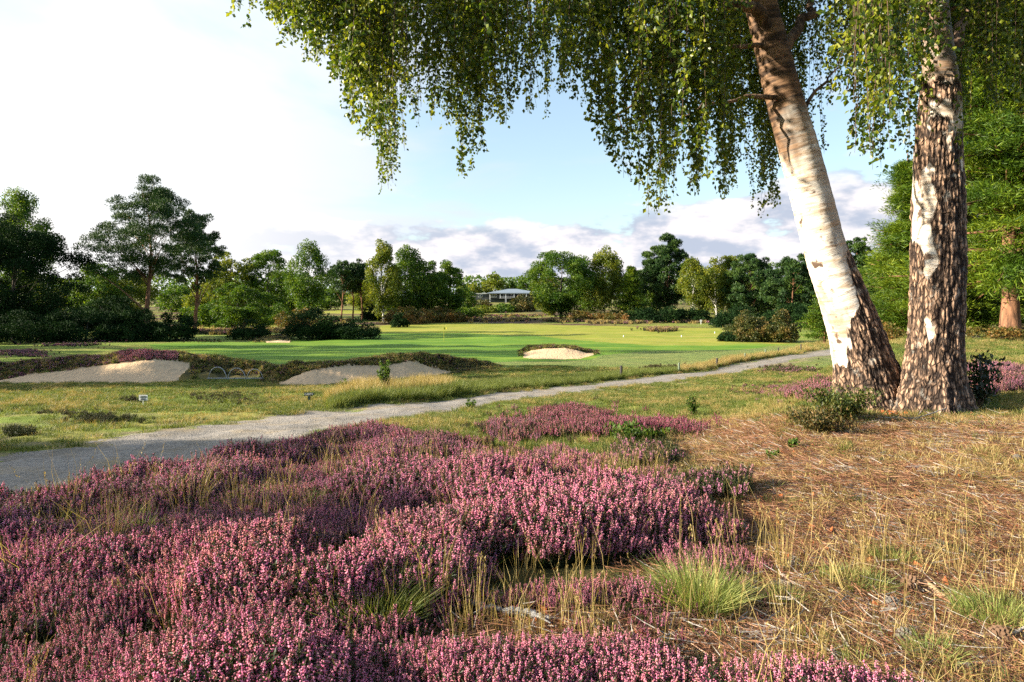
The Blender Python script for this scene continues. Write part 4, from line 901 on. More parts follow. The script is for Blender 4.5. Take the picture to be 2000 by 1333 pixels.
def heather_proto(seed, flower, nsp=14, fl=1.0, H=.34, spread=.10):
    H = H * .70; spread = spread * .85; nsp = int(nsp * 1.25)
    rng = np.random.default_rng(seed); mb = MB()
    for k in range(nsp):
        a = rng.uniform(0, 6.28); r = spread * rng.random() ** .6; b = np.array([math.cos(a) * r * .5, math.sin(a) * r * .5, 0])
        h = H * rng.uniform(.62, 1.08); lean = r / spread * .28 + rng.uniform(-.05, .12)
        e = b + np.array([math.cos(a) * lean * h, math.sin(a) * lean * h, h]); m = (b + e) / 2 + np.array([math.cos(a), math.sin(a), 0]) * lean * h * .25
        cv = lambda t: (1 - t) ** 2 * b + 2 * t * (1 - t) * m + t * t * e
        tt = np.linspace(0, 1, 5)[:, None]; mb.tube(cv(tt), np.linspace(.0022, .0010, 5), 3, rnd=.6)
        # leafy lower part
        nl = 34; t = rng.uniform(.12, .98, nl)[:, None]; c = cv(t); d = unit(rng.normal(size=(nl, 3)) + np.array([0, 0, .9]))
        mb.strips(c, c + d * rng.uniform(.012, .034, nl)[:, None], .0042, rng)
        if fl > 0 and rng.random() < fl:
            f0 = rng.uniform(.50, .66); nf = int(rng.uniform(30, 44)); t = rng.uniform(f0, 1.0, nf)[:, None]; c = cv(t)
            taper = 1.15 - .6 * (t - f0) / (1 - f0)
            d = unit(rng.normal(size=(nf, 3)) * np.array([1, 1, .55])); c = c + d * .0048 * taper
            a1 = unit(np.cross(d, rng.normal(size=(nf, 3)))); a2 = np.cross(d, a1); s = rng.uniform(.0026, .0040, nf)[:, None] * (.7 + .3 * taper)
            V = np.stack([c - d * s * .5, c + a1 * s + d * s * .1, c + a2 * s + d * s * .1, c - a1 * s + d * s * .1, c - a2 * s + d * s * .1, c + d * s * 1.5], 1).reshape(-1, 3)
            i = np.arange(nf)[:, None] * 6; T = np.array([(0, 2, 1), (0, 3, 2), (0, 4, 3), (0, 1, 4), (5, 1, 2), (5, 2, 3), (5, 3, 4), (5, 4, 1)])
            Fc = (i[:, :, None] + T[None]).reshape(-1, 3); mb.add(V, Fc, np.repeat(rng.random(nf), 6), 1)
    return mb.build('heather_sprigs', [M_stem, flower], 'proto')
def grass_proto(seed, m, n=60, H=.2, spread=.09, wid=.0035, lean=.5, heads=0):
    rng = np.random.default_rng(seed); mb = MB(); a = rng.uniform(0, 6.28, n); r = spread * rng.random(n) ** .5
    b = np.stack([np.cos(a) * r, np.sin(a) * r, np.zeros(n)], 1); h = H * rng.uniform(.45, 1.1, n); ln = rng.uniform(.05, lean, n) * h
    a2 = a + rng.normal(size=n) * .9; dd = np.stack([np.cos(a2), np.sin(a2), np.zeros(n)], 1)
    e = b + dd * ln[:, None] + np.array([0, 0, 1]) * h[:, None]
    mb.strips(b, e, wid, rng, bend=-dd * ln[:, None] * .22 + np.array([0, 0, 1]) * h[:, None] * .05)
    for k in range(heads):
        e_ = e[k]; nn = 16; t = rng.uniform(.80, 1.02, nn)[:, None]; c = b[k] + (e_ - b[k]) * t
        mb.leaves(c + rng.normal(size=(nn, 3)) * .003, .013, .004, rng, np.tile(unit(e_ - b[k]), (nn, 1)), .3)
    return mb.build('grass_blades', m, 'proto')
def needle_proto(seed, m, n=60, spread=.16, L=.09, up=.22, wid=.0022):
    rng = np.random.default_rng(seed); mb = MB(); c = rng.normal(size=(n, 3)) * np.array([spread, spread, 0]) * .55; c[:, 2] = rng.uniform(.002, .022, n)
    a = rng.uniform(0, 6.28, n); d = np.stack([np.cos(a), np.sin(a), rng.normal(size=n) * up], 1) * (rng.uniform(.4, 1.3, n) * L)[:, None] * .5
    mb.strips(c - d, c + d, wid, rng, bend=rng.normal(size=(n, 3)) * np.array([.006, .006, .004]))
    return mb.build('needle_litter', m, 'proto')

def sample(n, y0, y1, power, seed, u0=-1.0, u1=1.0):
    """points with density falling with depth; returns X, Y, px, base row"""
    rng = np.random.default_rng(seed)
    # density per area ~ Y^-power ; area element Y du dY
    e = 2 - power; r = rng.random(n)
    Y = (y0 ** e + r * (y1 ** e - y0 ** e)) ** (1 / e) if abs(e) > 1e-6 else y0 * (y1 / y0) ** r
    u = rng.uniform(u0, u1, n); X = u * Y
    return X, Y, to_px(X, Y), base_row(X, Y), rng
def place(X, Y, rng, s, tilt=.12, sink=.01):
    n = len(X); Z = gz(X, Y) - sink
    rot = np.stack([rng.normal(size=n) * tilt, rng.normal(size=n) * tilt, rng.uniform(0, 6.28, n)], 1)
    return np.stack([X, Y, Z], 1), rot, s
XH = 0
def heath_mask(X, Y, px, py, canopy=.13):
    top = HEATH_TOP(px) + canopy * F / Y
    j = (fbm(X * 1.1, Y * 1.1, seed=71) - .5) * .9 * F / Y
    right = np.interp(py, [850, 915, 990, 1080, 1180, 1230, 1290, 1330, 1370, 1420, 1600, 1900], [1250, 1350, 1430, 1510, 1550, 1520, 1380, 1500, 1660, 1800, 1950, 2000]) + j * .35
    return (py > top + j * .10) & (px < right)
def heather():
    protos = [heather_proto(1, M_pink, fl=.85), heather_proto(2, M_pink, fl=.7), heather_proto(3, M_pink, H=.38), heather_proto(4, M_mauve), heather_proto(5, M_mauve, H=.30), heather_proto(6, M_magenta, H=.30),
              heather_proto(7, M_pink, fl=0, H=.26, nsp=14), heather_proto(8, M_mauve, fl=.25, H=.30, nsp=14), heather_proto(9, M_dullh, H=.28), heather_proto(10, M_dullh, fl=.5, H=.25),
              heather_proto(11, M_rust, H=.33, nsp=10), heather_proto(12, M_pink, fl=.6, H=.40, nsp=8, spread=.16)]
    X, Y, px, py, rng = sample(80000, 1.5, 15, 1.15, 300, -1.0, .75)
    m = heath_mask(X, Y, px, py)
    big = fbm(X * .75 + 9, Y * .75, seed=72, o=3); fine = fbm(X * 2.2, Y * 2.2, seed=73, o=3)
    # openings: green hollow in front of the middle, bare wood patch, gaps
    gap = np.exp(-(((px - 1060) / 240) ** 4 + ((py - 1250) / 60) ** 4)) + .7 * np.exp(-(((px - 760) / 150) ** 2 + ((py - 1300) / 50) ** 2)) + .75 * np.exp(-(((px - 960) / 100) ** 2 + ((py - 1150) / 30) ** 2)) + .85 * np.exp(-(((px - 1400) / 110) ** 4 + ((py - 1290) / 90) ** 4))
    dens = ss(fine, .32, .46) * (1 - np.clip(gap, 0, 1) * .93)
    dens = np.where(py > 1300, np.maximum(dens, .8 * (1 - np.clip(gap, 0, 1))), dens) * np.where((px > 1250) & (py < 1250), 1 - .55 * ss(px, 1330, 1540), 1)
    keep = m & (rng.random(len(X)) < dens)
    X, Y, px, py, big, fine, gap = [v[keep] for v in (X, Y, px, py, big, fine, gap)]; n = len(X)
    r = rng.random(n); idx = np.where(r < .36, 0, np.where(r < .72, 1, 2))
    mau = (py < 1090) & (px < 900); idx = np.where(mau & (rng.random(n) < .7), np.where(rng.random(n) < .5, 3, 4), idx)
    midz = (py < 1010) & (big < .60); idx = np.where(midz & (rng.random(n) < .8), rng.choice([7, 8, 3, 4, 3, 10, 9, 11], n), idx)
    idx = np.where(((fine < .45) | (vnoise(X * 1.25 + 3, Y * 1.25, seed=75) < .30)) & (rng.random(n) < .55), rng.choice([6, 7, 6], n), idx)
    idx = np.where((rng.random(n) < gap * .8), 6, idx)
    idx = np.where((rng.random(n) < .05), 5, idx); idx = np.where((rng.random(n) < .10), rng.choice([8, 9, 10, 11], n), idx)
    md = fbm(X * 1.25 + 3, Y * 1.25, seed=75, o=2)
    edge = np.minimum(ss(py - HEATH_TOP(px) - .13 * F / Y, 0, .5 * F / Y), 1)
    s = (.60 + .20 * ss(big, .3, .68)) * (.66 + .50 * ss(md, .34, .60)) * np.where(px < 500, .95 + 0 * edge, .78 + .22 * edge) * np.where((px > 1250) & (py < 1250), 1 - .30 * ss(px, 1250, 1520), 1) * (.8 + .3 * ss(fine, .35, .6)) * rng.uniform(.78, 1.2, n) * (1 + .02 * np.maximum(Y - 4, 0)); s = np.where(idx == 6, s * .8, s); s = s * np.where(py > 1380, .9, 1) * (1 - .4 * np.clip(gap, 0, 1))
    P, rot, _ = place(X, Y, rng, s, .14)
    print('heather', n)
    scatter('heather', protos, P, rot, np.stack([s * 1.1, s * 1.1, s], 1), idx, 'pink flowering heather sweeping across the foreground beside the path', 'heather')
    # patches further off: between the path and the litter, by the birch, on the bunker lips and the left rough
    sets = []
    def patch(cx, cy, rx, ry, n, kinds, sc, seed):
        rng2 = np.random.default_rng(seed); a = rng2.uniform(0, 6.28, n); q = np.where(rng2.random(n) < .55, rng2.random(n) ** .5, np.abs(rng2.normal(size=n)) * .75)
        x = cx + np.cos(a) * q * rx; y = cy + np.sin(a) * q * ry
        for xx, yy in zip(x, y):
            d = depth_at(xx, max(yy, 590)); sets.append(((xx - 1000) / F * d, d, rng2.choice(kinds), sc * rng2.uniform(.7, 1.15)))
    patch(1115, 815, 75, 16, 420, [0, 5, 0, 8], .62, 1); patch(1255, 838, 95, 13, 420, [5, 5, 0], .7, 2); patch(1010, 845, 70, 20, 300, [0, 8, 9, 3], .6, 3)
    patch(1160, 850, 130, 12, 380, [0, 5, 8], .62, 4); patch(1255, 905, 70, 24, 150, [6, 7], .75, 5); patch(1390, 980, 60, 16, 70, [6, 7], .8, 6)
    patch(1560, 770, 70, 14, 260, [0, 8, 3], .55, 7); patch(1620, 758, 90, 16, 260, [0, 8], .55, 8); patch(1480, 765, 60, 10, 100, [8, 9, 0], .5, 24)
    patch(1955, 760, 60, 18, 260, [0, 3, 0], .7, 9); patch(1930, 728, 70, 8, 200, [4, 3, 9], .7, 10)
    patch(150, 812, 80, 4, 90, [9, 8], .35, 11); patch(100, 800, 100, 8, 120, [8, 9], .35, 12); patch(440, 778, 70, 12, 260, [8, 8, 9], .4, 13); patch(260, 784, 30, 3, 40, [8, 6], .5, 14); patch(205, 822, 60, 4, 130, [6, 9], .5, 15)
    patch(40, 694, 55, 5, 380, [4, 9, 3], .8, 16); patch(140, 676, 60, 4, 260, [9, 4], .9, 17); patch(200, 668, 50, 3, 200, [4, 5, 3], .9, 18); patch(380, 668, 60, 3, 160, [9, 8], .9, 19)
    patch(1310, 717, 55, 5, 200, [9, 8], .8, 20); patch(1540, 722, 70, 8, 200, [7, 6, 9], .8, 21); patch(505, 790, 50, 4, 100, [6, 9], .4, 22); patch(35, 850, 30, 3, 30, [6], .7, 23)
    for q_, (cx, cy, rx, ry, n_) in enumerate(((960, 626, 90, 3.5, 420), (1000, 618, 60, 2.5, 200), (1130, 628, 70, 3, 320), (1210, 631, 70, 3, 320), (1290, 645, 34, 3, 200), (1340, 629, 60, 3, 240), (830, 623, 70, 3, 260), (640, 628, 50, 3, 160), (440, 650, 60, 4, 300), (1460, 631, 40, 2, 100), (560, 648, 60, 3, 160))):
        patch(cx, cy, rx, ry, n_, [9, 6, 9, 8, 12, 4], 2.4, 200 + q_)
    A = np.array(sets); X, Y, k, s = A.T; r3 = np.random.default_rng(1); P, rot, _ = place(X, Y, r3, s)
    protos2 = [bpy.data.objects.new('h', p.data) for p in protos] + [grass_proto(62, M_straw, 60, .26, .12, .012, .8)]
    scatter('heather', protos2, P, rot, np.stack([s * 1.15, s * 1.15, s], 1), k.astype(int), 'smaller heather patches scattered around path, bunkers and birch', 'heather')
    # bunker lips
    r4 = np.random.default_rng(8); acc = []
    for b, N_, (hx0, hx1) in ((BUNK[0], 6000, (232, 345)), (BUNK[1], 5200, (0, 0)), (BUNK[2], 1400, (0, 0)), (BUNK[3], 350, (0, 0))):
        x = r4.uniform(b['x0'] + 8, b['x1'] - 8, N_); df = b['df'](x); hasz = (x > b['s0']) & (x < b['s1']) & ((b['front'](x) - b['sand'](x)) > 1)
        lo = np.where(hasz, b['Ls'] * .97, 0.1); lo = np.where((b['name'] == 'wide') & (x > 385), 1.1, lo); t = lo + r4.random(N_) * (b['Ls'] + b['Lc'] + b['Lb'] * .32 - lo); Yb = df + t
        k = np.where((x > hx0) & (x < hx1) & (t < b['Ls'] + b['Lc'] * 1.4), r4.choice([0, 3, 0], N_), r4.choice([6, 6, 7, 9, 9, 12, 13, 13], N_)); k = np.where((x < 230) & (r4.random(N_) < .25), 4, k)
        acc.append(np.stack([(x - 1000) / F * Yb, Yb, k, r4.uniform(.6, 1.0, N_) * (.8 if b['name'] in ('wide', 'mid') else 1.0)], 1))
    A = np.concatenate(acc); X, Y, k, s = A.T; P, rot, _ = place(X, Y, r4, s, .25, .03)
    protos3 = [bpy.data.objects.new('h', p.data) for p in protos] + [grass_proto(60, M_gblade, 60, .26, .12, .008, .8), grass_proto(61, M_straw, 50, .24, .12, .007, .8)]
    scatter('heather', protos3, P, rot, np.stack([s * 1.2, s * 1.2, s * .8], 1), k.astype(int), 'dark shaggy heather and grass growing on the bunker lips', 'heather')
heather()

def grasses():
    gp = [grass_proto(20, M_gblade, 70, .09, .10, .004, .9), grass_proto(21, M_gblade, 70, .11, .10, .004, .8), grass_proto(22, M_straw, 60, .12, .10, .0035, .9), grass_proto(23, M_straw, 50, .16, .09, .003, .6)]
    X, Y, px, py, rng = sample(66000, 2.0, 34, 1.15, 400, -.95, .95)
    _, sand, lip = bunker_add(px, Y, base_h(X, Y)); cl = classify(px, py, sand)
    wob = (fbm(X * 2.2, Y * 2.2, seed=86) - .5) * .5 * F / Y * .3
    inpath = (py < P_near(px) - 1 + wob) & (py > P_far(px) + 1 + wob) & (px < 1680)
    lit = ss(px, 1180, 1450) * ss(py, 795, 850) * (1 - .28 * ss(fbm(X * 1.4, Y * 1.4, seed=85), .52, .6)) * (1 - .08 * ss(py, 1080, 1150))
    nz = fbm(X * .6, Y * .6, seed=81)
    keep = ((cl == 0) | (cl == 1)) & ~inpath & ~heath_mask(X, Y, px, py) & (rng.random(len(X)) < (1 - lit * .93)) & (lip < .3) & (rng.random(len(X)) < .35 + ss(nz, .35, .6))
    worn = (px < 520) & (py > 805); keep &= ~(worn & (rng.random(len(X)) < .8))
    X, Y, px, py, lit, nz = [v[keep] for v in (X, Y, px, py, lit, nz)]; n = len(X)
    idx = np.where(rng.random(n) < .10 + .35 * ss(nz, .48, .68) + lit * .6, rng.choice([2, 3], n), rng.choice([0, 1], n))
    s = rng.uniform(.55, 1.0, n) * (1 + .02 * Y) * np.where(py < 760, .75, .8); P, rot, _ = place(X, Y, rng, s, .1, .005)
    print('grass', n)
    scatter('grass', gp, P, rot, np.stack([s * 1.4, s * 1.4, s * .8], 1), idx, 'short green and yellow rough grass beside the path', 'grass')
    # long verge grass along the far side of the track
    vp = [grass_proto(30, M_gblade, 90, .42, .14, .006, .5), grass_proto(31, M_straw, 80, .55, .14, .005, .35), grass_proto(32, M_fblade, 80, .34, .14, .006, .6)]
    r = np.random.default_rng(91); N_ = 5200; x = r.uniform(640, 1620, N_); a = P_far(x); hgt = np.interp(x, [640, 700, 860, 950, 1230, 1400, 1500, 1620], [20, 26, 24, 20, 12, 8, 6, 22])
    y = a - 2 - r.random(N_) ** 1.2 * hgt * np.where(x < 900, 1.1, .9); pts = []
    xs = np.linspace(600, 1650, 80); 
    for xx, yy in zip(x, y):
        d = depth_at(xx, yy); straw = (xx < 880 and (yy < P_far(xx) - 9)) or xx > 1330
        k = 1 if (straw and r.random() < .5) else r.choice([0, 0, 2]); s = r.uniform(.5, 1.0) * (1.0 if xx < 900 else .72) * np.interp(xx, [640, 700, 1620], [.6, 1, 1])
        pts.append(((xx - 1000) / F * d, d, k, s))
    # dry grass sweep beside the right stretch of the track, and tufts in the heather
    A = np.array(pts); X, Y, k, s = A.T; P, rot, _ = place(X, Y, r, s, .12)
    scatter('grass', vp, P, rot, np.stack([s * 1.3, s * 1.3, s], 1), k.astype(int), 'long verge grass with pale seed heads along the far side of the track', 'grass')
    # golden stalks standing in the heather and the litter
    sp = [grass_proto(40, M_straw, 12, .42, .05, .0024, .25, 3), grass_proto(41, M_straw, 9, .52, .07, .0024, .35, 3), grass_proto(42, M_straw, 22, .26, .08, .0024, .6, 0), grass_proto(43, M_fblade, 60, .18, .06, .0030, .7, 0)]
    X, Y, px, py, rng = sample(8500, 1.6, 11, 1.2, 500, -.9, .85)
    hm = heath_mask(X, Y, px, py); nz = fbm(X * .8, Y * .8, seed=83)
    dryz = np.exp(-(((px - 1700) / 260) ** 2 + ((py - 1075) / 75) ** 2)) + .8 * np.exp(-(((px - 1230) / 200) ** 2 + ((py - 965) / 45) ** 2)) + .5 * np.exp(-(((px - 950) / 200) ** 2 + ((py - 1240) / 45) ** 2))
    keep = (rng.random(len(X)) < np.where(hm, .06 + .22 * ss(nz, .45, .6) * (py < 1080), .06) + dryz * .4) & (py > HEATH_TOP(px) + 40)
    X, Y, px, py, hm, dz = [v[keep] for v in (X, Y, px, py, hm, dryz)]; n = len(X); idx = np.where(rng.random(n) < .6, rng.choice([2, 2, 0], n), rng.choice([0, 1], n)); idx = np.where(hm & (rng.random(n) < .6), rng.choice([1, 2, 0], n), idx)
    idx = np.where(rng.random(n) < .13, 3, idx)
    s = rng.uniform(.55, 1.0, n) * np.where(hm, 1.0, .85) * np.where((px > 1380) & (py > 1060), 1.35, 1); s = np.where(Y < 2.6, s * .8, s); P, rot, _ = place(X, Y, rng, s, .12)
    print('stalks', n)
    scatter('dry_grass', sp, P, rot, np.stack([s, s, s], 1), idx, 'thin golden grass stalks standing among heather and needle litter', 'grass')
    # needle and straw litter on the bare ground by the birch
    lp = [needle_proto(50, M_needle), needle_proto(51, M_needle, 50, .16, .13), needle_proto(52, M_straw, 45, .16, .14), needle_proto(53, M_wood, 14, .2, .16, .1, .004)]
    X, Y, px, py, rng = sample(15000, 1.6, 10.5, 1.0, 600, -.25, 1.0)
    lit = np.maximum(ss(px, 1180, 1400) * ss(py, 800, 840), ss(py, 1150, 1200) * ss(px, 850, 1000)); keep = (rng.random(len(X)) < lit) & ~(heath_mask(X, Y, px, py) & (px < 1350) & (rng.random(len(X)) < .6))
    X, Y = X[keep], Y[keep]; n = len(X); idx = rng.choice([0, 0, 1, 2, 1, 3], n); s = rng.uniform(.7, 1.2, n); P, rot, _ = place(X, Y, rng, s, .03, 0)
    P[:, 2] += .004
    print('litter', n)
    scatter('needle_litter', lp, P, rot, np.stack([s, s, s], 1), idx, 'brown pine needle and straw litter covering the bare ground by the birch', 'litter')
    # fallen leaves
    r = np.random.default_rng(99); mb = MB(); c = []
    for (cx, cy, rx, ry, nn) in ((1740, 812, 60, 10, 60), (1870, 815, 60, 12, 50), (1700, 1000, 280, 120, 60), (1650, 1180, 300, 90, 45), (1050, 1210, 60, 15, 22), (1420, 900, 150, 60, 30)):
        for _ in range(nn):
            p = ground_at(cx + r.normal() * rx * .6, min(1400, cy + r.normal() * ry * .6)); c.append((p.x, p.y, p.z + .02))
    mb.leaves(np.array(c), .05, .035, r, None); tag(mb.build('fallen_leaf_litter', M_deadleaf), 'rusty fallen leaves scattered below the birch', 'leaves', kind='stuff')
grasses()

# ------------------------------------------------------------------ small plants
def leafy_plant(name, label, cat, px, py, H, R, n, leafm, seed, ls=.04, nst=7, group=None, up=.6, Y=None):
    rng = np.random.default_rng(seed); p = ground_at(px, py) if Y is None else onground(px, Y); root = empty(name, p, label, cat, group); st = MB(); lf = MB(); C_ = []; D = []
    for k in range(nst):
        a = rng.uniform(0, 6.28); e = np.array([math.cos(a) * R * rng.uniform(.2, 1), math.sin(a) * R * rng.uniform(.2, 1), H * rng.uniform(.6, 1)]); b = e * np.array([.08, .08, 0]); m = (b + e) / 2 * np.array([.7, .7, 1.15])
        tt = np.linspace(0, 1, 7)[:, None]; pp = (1 - tt) ** 2 * b + 2 * tt * (1 - tt) * m + tt ** 2 * e; pp[:, 2] -= .01; st.tube(pp, np.linspace(.004 + H * .006, .0015, 7), 4)
        mm = n // nst; t = rng.uniform(.18, 1, mm)[:, None]; c = (1 - t) ** 2 * b + 2 * t * (1 - t) * m + t ** 2 * e; off = unit(rng.normal(size=(mm, 3))) * rng.uniform(.1, .32, mm)[:, None] * R
        C_.append(c + off * np.array([1, 1, .6])); D.append(off / R + np.array([0, 0, up]))
    C_ = np.concatenate(C_); C_[:, 2] = np.maximum(C_[:, 2], .01); lf.leaves(C_, ls, ls * .5, rng, np.concatenate(D), .4)
    st.build('stem', B_twig, root); lf.build('foliage', leafm, root); return root
leafy_plant('holly_shrub', 'dark glossy shrub at the right foot of the birch', 'shrub', 1912, 800, .72, .34, 900, L_holly, 1, .055, 11)
leafy_plant('broom_plant', 'rounded green broom plant at the left foot of the birch', 'shrub', 1640, 822, .34, .42, 3600, leaf_mat('broom_leaf', (0.03, 0.05, 0.01), (0.07, 0.10, 0.016), (0.16, 0.15, 0.03), .25, nscale=4), 2, .035, 20)
leafy_plant('broom_plant', 'low spreading brown-green broom in front of the rounded one', 'shrub', 1600, 845, .24, .42, 2600, leaf_mat('broom_leaf_brown', (0.03, 0.04, 0.01), (0.09, 0.08, 0.016), (0.18, 0.11, 0.04), .25, nscale=4), 3, .035, 18)
leafy_plant('bracken_plant', 'small fern-green plant alone in the yellow grass before the birch', 'plant', 1352, 812, .34, .16, 420, L_fresh, 4, .045, 7)
leafy_plant('bramble_plant', 'bright green bramble left of the dark hollow beside the magenta heather', 'plant', 1215, 866, .22, .32, 800, L_fresh, 5, .05, 9)
leafy_plant('bramble_plant', 'small bright bramble right of the bigger one under the magenta heather', 'plant', 1278, 862, .16, .22, 400, L_fresh, 6, .05, 7)
leafy_plant('sapling', 'bright green sapling growing in the pale grass before the long bunker', 'plant', 756, 777, .95, .24, 700, L_fresh, 7, .08, 6)
leafy_plant('sapling', 'small yellow-green shoot in the pale grass left of the sapling', 'plant', 678, 775, .5, .18, 260, L_fresh, 8, .07, 5)
leafy_plant('fern_plant', 'small fern on the needle litter before the birch', 'plant', 1545, 882, .12, .10, 200, L_fresh, 9, .04, 6)
leafy_plant('fern_plant', 'tiny fern left of the small fern on the litter', 'plant', 1508, 898, .08, .09, 120, L_fresh, 10, .035, 6)
leafy_plant('bramble_plant', 'low green weed at the near edge of the track', 'plant', 920, 800, .2, .18, 240, L_fresh, 11, .05, 7)

def tuft(label, px, py, n, H, seed, m=M_fblade, sp=.10):
    rng = np.random.default_rng(seed); p = ground_at(px, py); mb = MB(); a = rng.uniform(0, 6.28, n); r = sp * rng.random(n) ** .5; b = np.stack([np.cos(a) * r, np.sin(a) * r, 0 * a - .01], 1)
    h = H * rng.uniform(.5, 1.1, n); ln = h * rng.uniform(.1, .9, n) * (.4 + r / sp); a2 = a + rng.normal(size=n) * .4; dd = np.stack([np.cos(a2), np.sin(a2), 0 * a], 1)
    mb.strips(b, b + dd * ln[:, None] + np.array([0, 0, 1]) * h[:, None], .0026, rng, bend=-dd * ln[:, None] * .25)
    o = mb.build('grass_tuft', m); o.location = p; tag(o, label, 'grass tuft', 'fine green grass tufts'); return o
tuft('biggest pale green fine grass tuft at the edge of the heather', 1362, 1195, 1900, .185, 1, sp=.13)
tuft('small fine grass tuft just right of the biggest one', 1530, 1185, 450, .09, 2, sp=.07)
tuft('yellow-green grass tuft beside the moss left of the cones', 1680, 1150, 520, .095, 3, sp=.12)
tuft('wide straw-green grass tuft at the right edge', 1945, 1215, 800, .115, 4, sp=.14)
tuft('thin green grass tuft above the cones', 1745, 1100, 380, .09, 5, sp=.10)
tuft('low green grass tuft in the bottom right corner litter', 1820, 1290, 420, .08, 6, sp=.08)
tuft('green grass tuft among pink heather below the hollow', 720, 1215, 1300, .2, 7, M_gblade, .2)
tuft('olive grass tuft in the hollow left of the dead wood', 850, 1170, 900, .17, 8, M_gblade, .14)

tuft('tall clump of pale dried grass heads standing in the left heather near the track', 372, 1005, 70, .42, 11, M_straw, .10)
tuft('dried golden grass clump in the shaded heather at the left', 205, 1075, 60, .40, 12, M_straw, .10)
tuft('dry straw clump at the left border in shaded heather', 60, 1150, 50, .34, 13, M_straw, .09)
# ------------------------------------------------------------------ cones, sticks, dead wood
def cone_mesh(name, m, seed, size):
    rng = np.random.default_rng(seed); mb = MB(); L = size; N_ = 95
    prof_ = lambda t: .42 * size * np.sin(np.clip(t * .93 + .12, 0, 1) * math.pi) ** .7 * (1.05 - .3 * t)
    tt = np.linspace(0, 1, 9); mb.tube(np.stack([tt * L, 0 * tt, 0 * tt], 1), prof_(tt) * .6, 8)
    for k in range(N_):
        t = (k + .5) / N_; a = k * 2.39996; r = prof_(t); c = np.array([t * L, math.cos(a) * r * .55, math.sin(a) * r * .55]); d = unit(np.array([.45 - .1 * t, math.cos(a), math.sin(a)])); s_ = unit(np.cross(d, [1, 0, 0])); u = np.cross(d, s_)
        ln = r * .62 + .004; w = size * .085 * (1.15 - .5 * t); th = w * .35; e = c + d * ln
        V = [c - s_ * w * .5, c + s_ * w * .5, e + s_ * w, e - s_ * w, c - s_ * w * .5 + u * th * .5, c + s_ * w * .5 + u * th * .5, e + s_ * w * .8 + u * th * 1.6, e - s_ * w * .8 + u * th * 1.6, e + u * th * 1.2 + d * w * .5]
        mb.add(V, [(0, 1, 2, 3), (7, 6, 5, 4), (0, 4, 5, 1), (1, 5, 6, 2), (3, 7, 4, 0)]); mb.n -= 0
        mb.Ft.append(np.array([(2, 6, 8), (6, 7, 8), (7, 3, 8), (3, 2, 8)]) + mb.n - 9); mb.mt.append(np.zeros(4, int))
    o = mb.build(name, m); return o
CONES = [('open brown cone, largest of the group beside the fallen stick', 1768, 1160, .115, .4), ('tilted brown cone touching the fallen stick', 1800, 1172, .085, 2.2), ('dark cone below the cone pair, partly in shade', 1742, 1200, .09, 1.0),
         ('grey cone at the edge of the heather right of the biggest grass tuft', 1540, 1112, .08, .2), ('open brown cone near the bottom right corner', 1950, 1268, .11, .8), ('grey open cone left of the straw, above the orange leaf', 1850, 1080, .10, 2.8),
         ('grey cone on the litter above the stick group', 1885, 1055, .075, 1.5), ('dark cone half hidden near the lower heather tips', 1760, 1262, .085, .6), ('small dark cone at the right edge beside the far litter', 1988, 902, .08, 1.1), ('small cone left of the two orange moss pads', 1745, 952, .08, 1.9)]
for i, (lb, px, py, s, a) in enumerate(CONES):
    s *= .8; p = ground_at(px, py); o = cone_mesh('pine_cone', M_cone if 'grey' not in lb and 'dark' not in lb else M_cone2, 60 + i, s); o.location = (p.x, p.y, p.z + s * .33); o.rotation_euler = (i, .12, a)
    tag(o, lb, 'pine cone', 'pine cones on the ground')
def stick(name, label, pts, r0, m, cat='stick', seed=0, fork=None):
    rng = np.random.default_rng(seed); P = [np.array(ground_at(x, y)) + np.array([0, 0, z]) for x, y, z in pts]; P = np.array(P); tt = np.linspace(0, 1, 24); ti = np.linspace(0, 1, len(P))
    Q = np.stack([np.interp(tt, ti, P[:, k]) for k in range(3)], 1) + rng.normal(size=(24, 3)) * r0 * .18; org = P[0].copy(); mb = MB(); R = np.linspace(r0, r0 * .55, 24) * rng.uniform(.85, 1.15, 24); mb.tube(Q - org, R, 9)
    for k in range(fork or 0):
        i = rng.integers(5, 20); a = rng.uniform(0, 6.28); e = Q[i] + np.array([math.cos(a), math.sin(a), .15]) * r0 * 7; mb.tube(np.array([Q[i], (Q[i] + e) / 2 + rng.normal(size=3) * r0 * .5, e]) - org, [r0 * .4, r0 * .3, r0 * .15], 6)
    o = mb.build(name, m, None, True); o.location = org; return tag(o, label, cat, 'sticks and dead wood on the ground')
stick('fallen_stick', 'thick peeled stick lying beside the brown cones', [(1808, 1152, .03), (1850, 1180, .02), (1892, 1212, .015)], .0125, M_stick, seed=1, fork=2)
stick('fallen_stick', 'grey stick along the bottom right edge', [(1870, 1312, .02), (1940, 1306, .02), (2010, 1308, .02)], .008, M_wood, seed=2, fork=2)
stick('fallen_stick', 'thin grey twig right of the cone pair', [(1958, 1262, .02), (2010, 1248, .05)], .007, M_wood, seed=3)
stick('fallen_stick', 'long grey twig lying before the birch base', [(1728, 822, .03), (1790, 826, .05), (1850, 815, .10)], .010, M_wood, seed=4, fork=3)
stick('fallen_stick', 'thin pale twig leaning up beside the birch base', [(1790, 818, .02), (1835, 790, .16)], .007, M_wood, seed=5, fork=1)
stick('fallen_stick', 'short brown twig right of the broom plants', [(1655, 850, .02), (1720, 862, .03)], .006, M_stick, seed=6, fork=2)
stick('fallen_stick', 'bent brown stem crossing the litter right of the small grass tuft', [(1590, 1135, .02), (1680, 1120, .05), (1760, 1128, .02)], .005, M_stick, seed=7)
stick('dead_log', 'pale weathered dead branch in the hollow of the heather, left piece', [(862, 1185, .035), (900, 1190, .045), (945, 1198, .03), (980, 1206, .03)], .017, M_driftwood, 'dead wood', 8, 2)
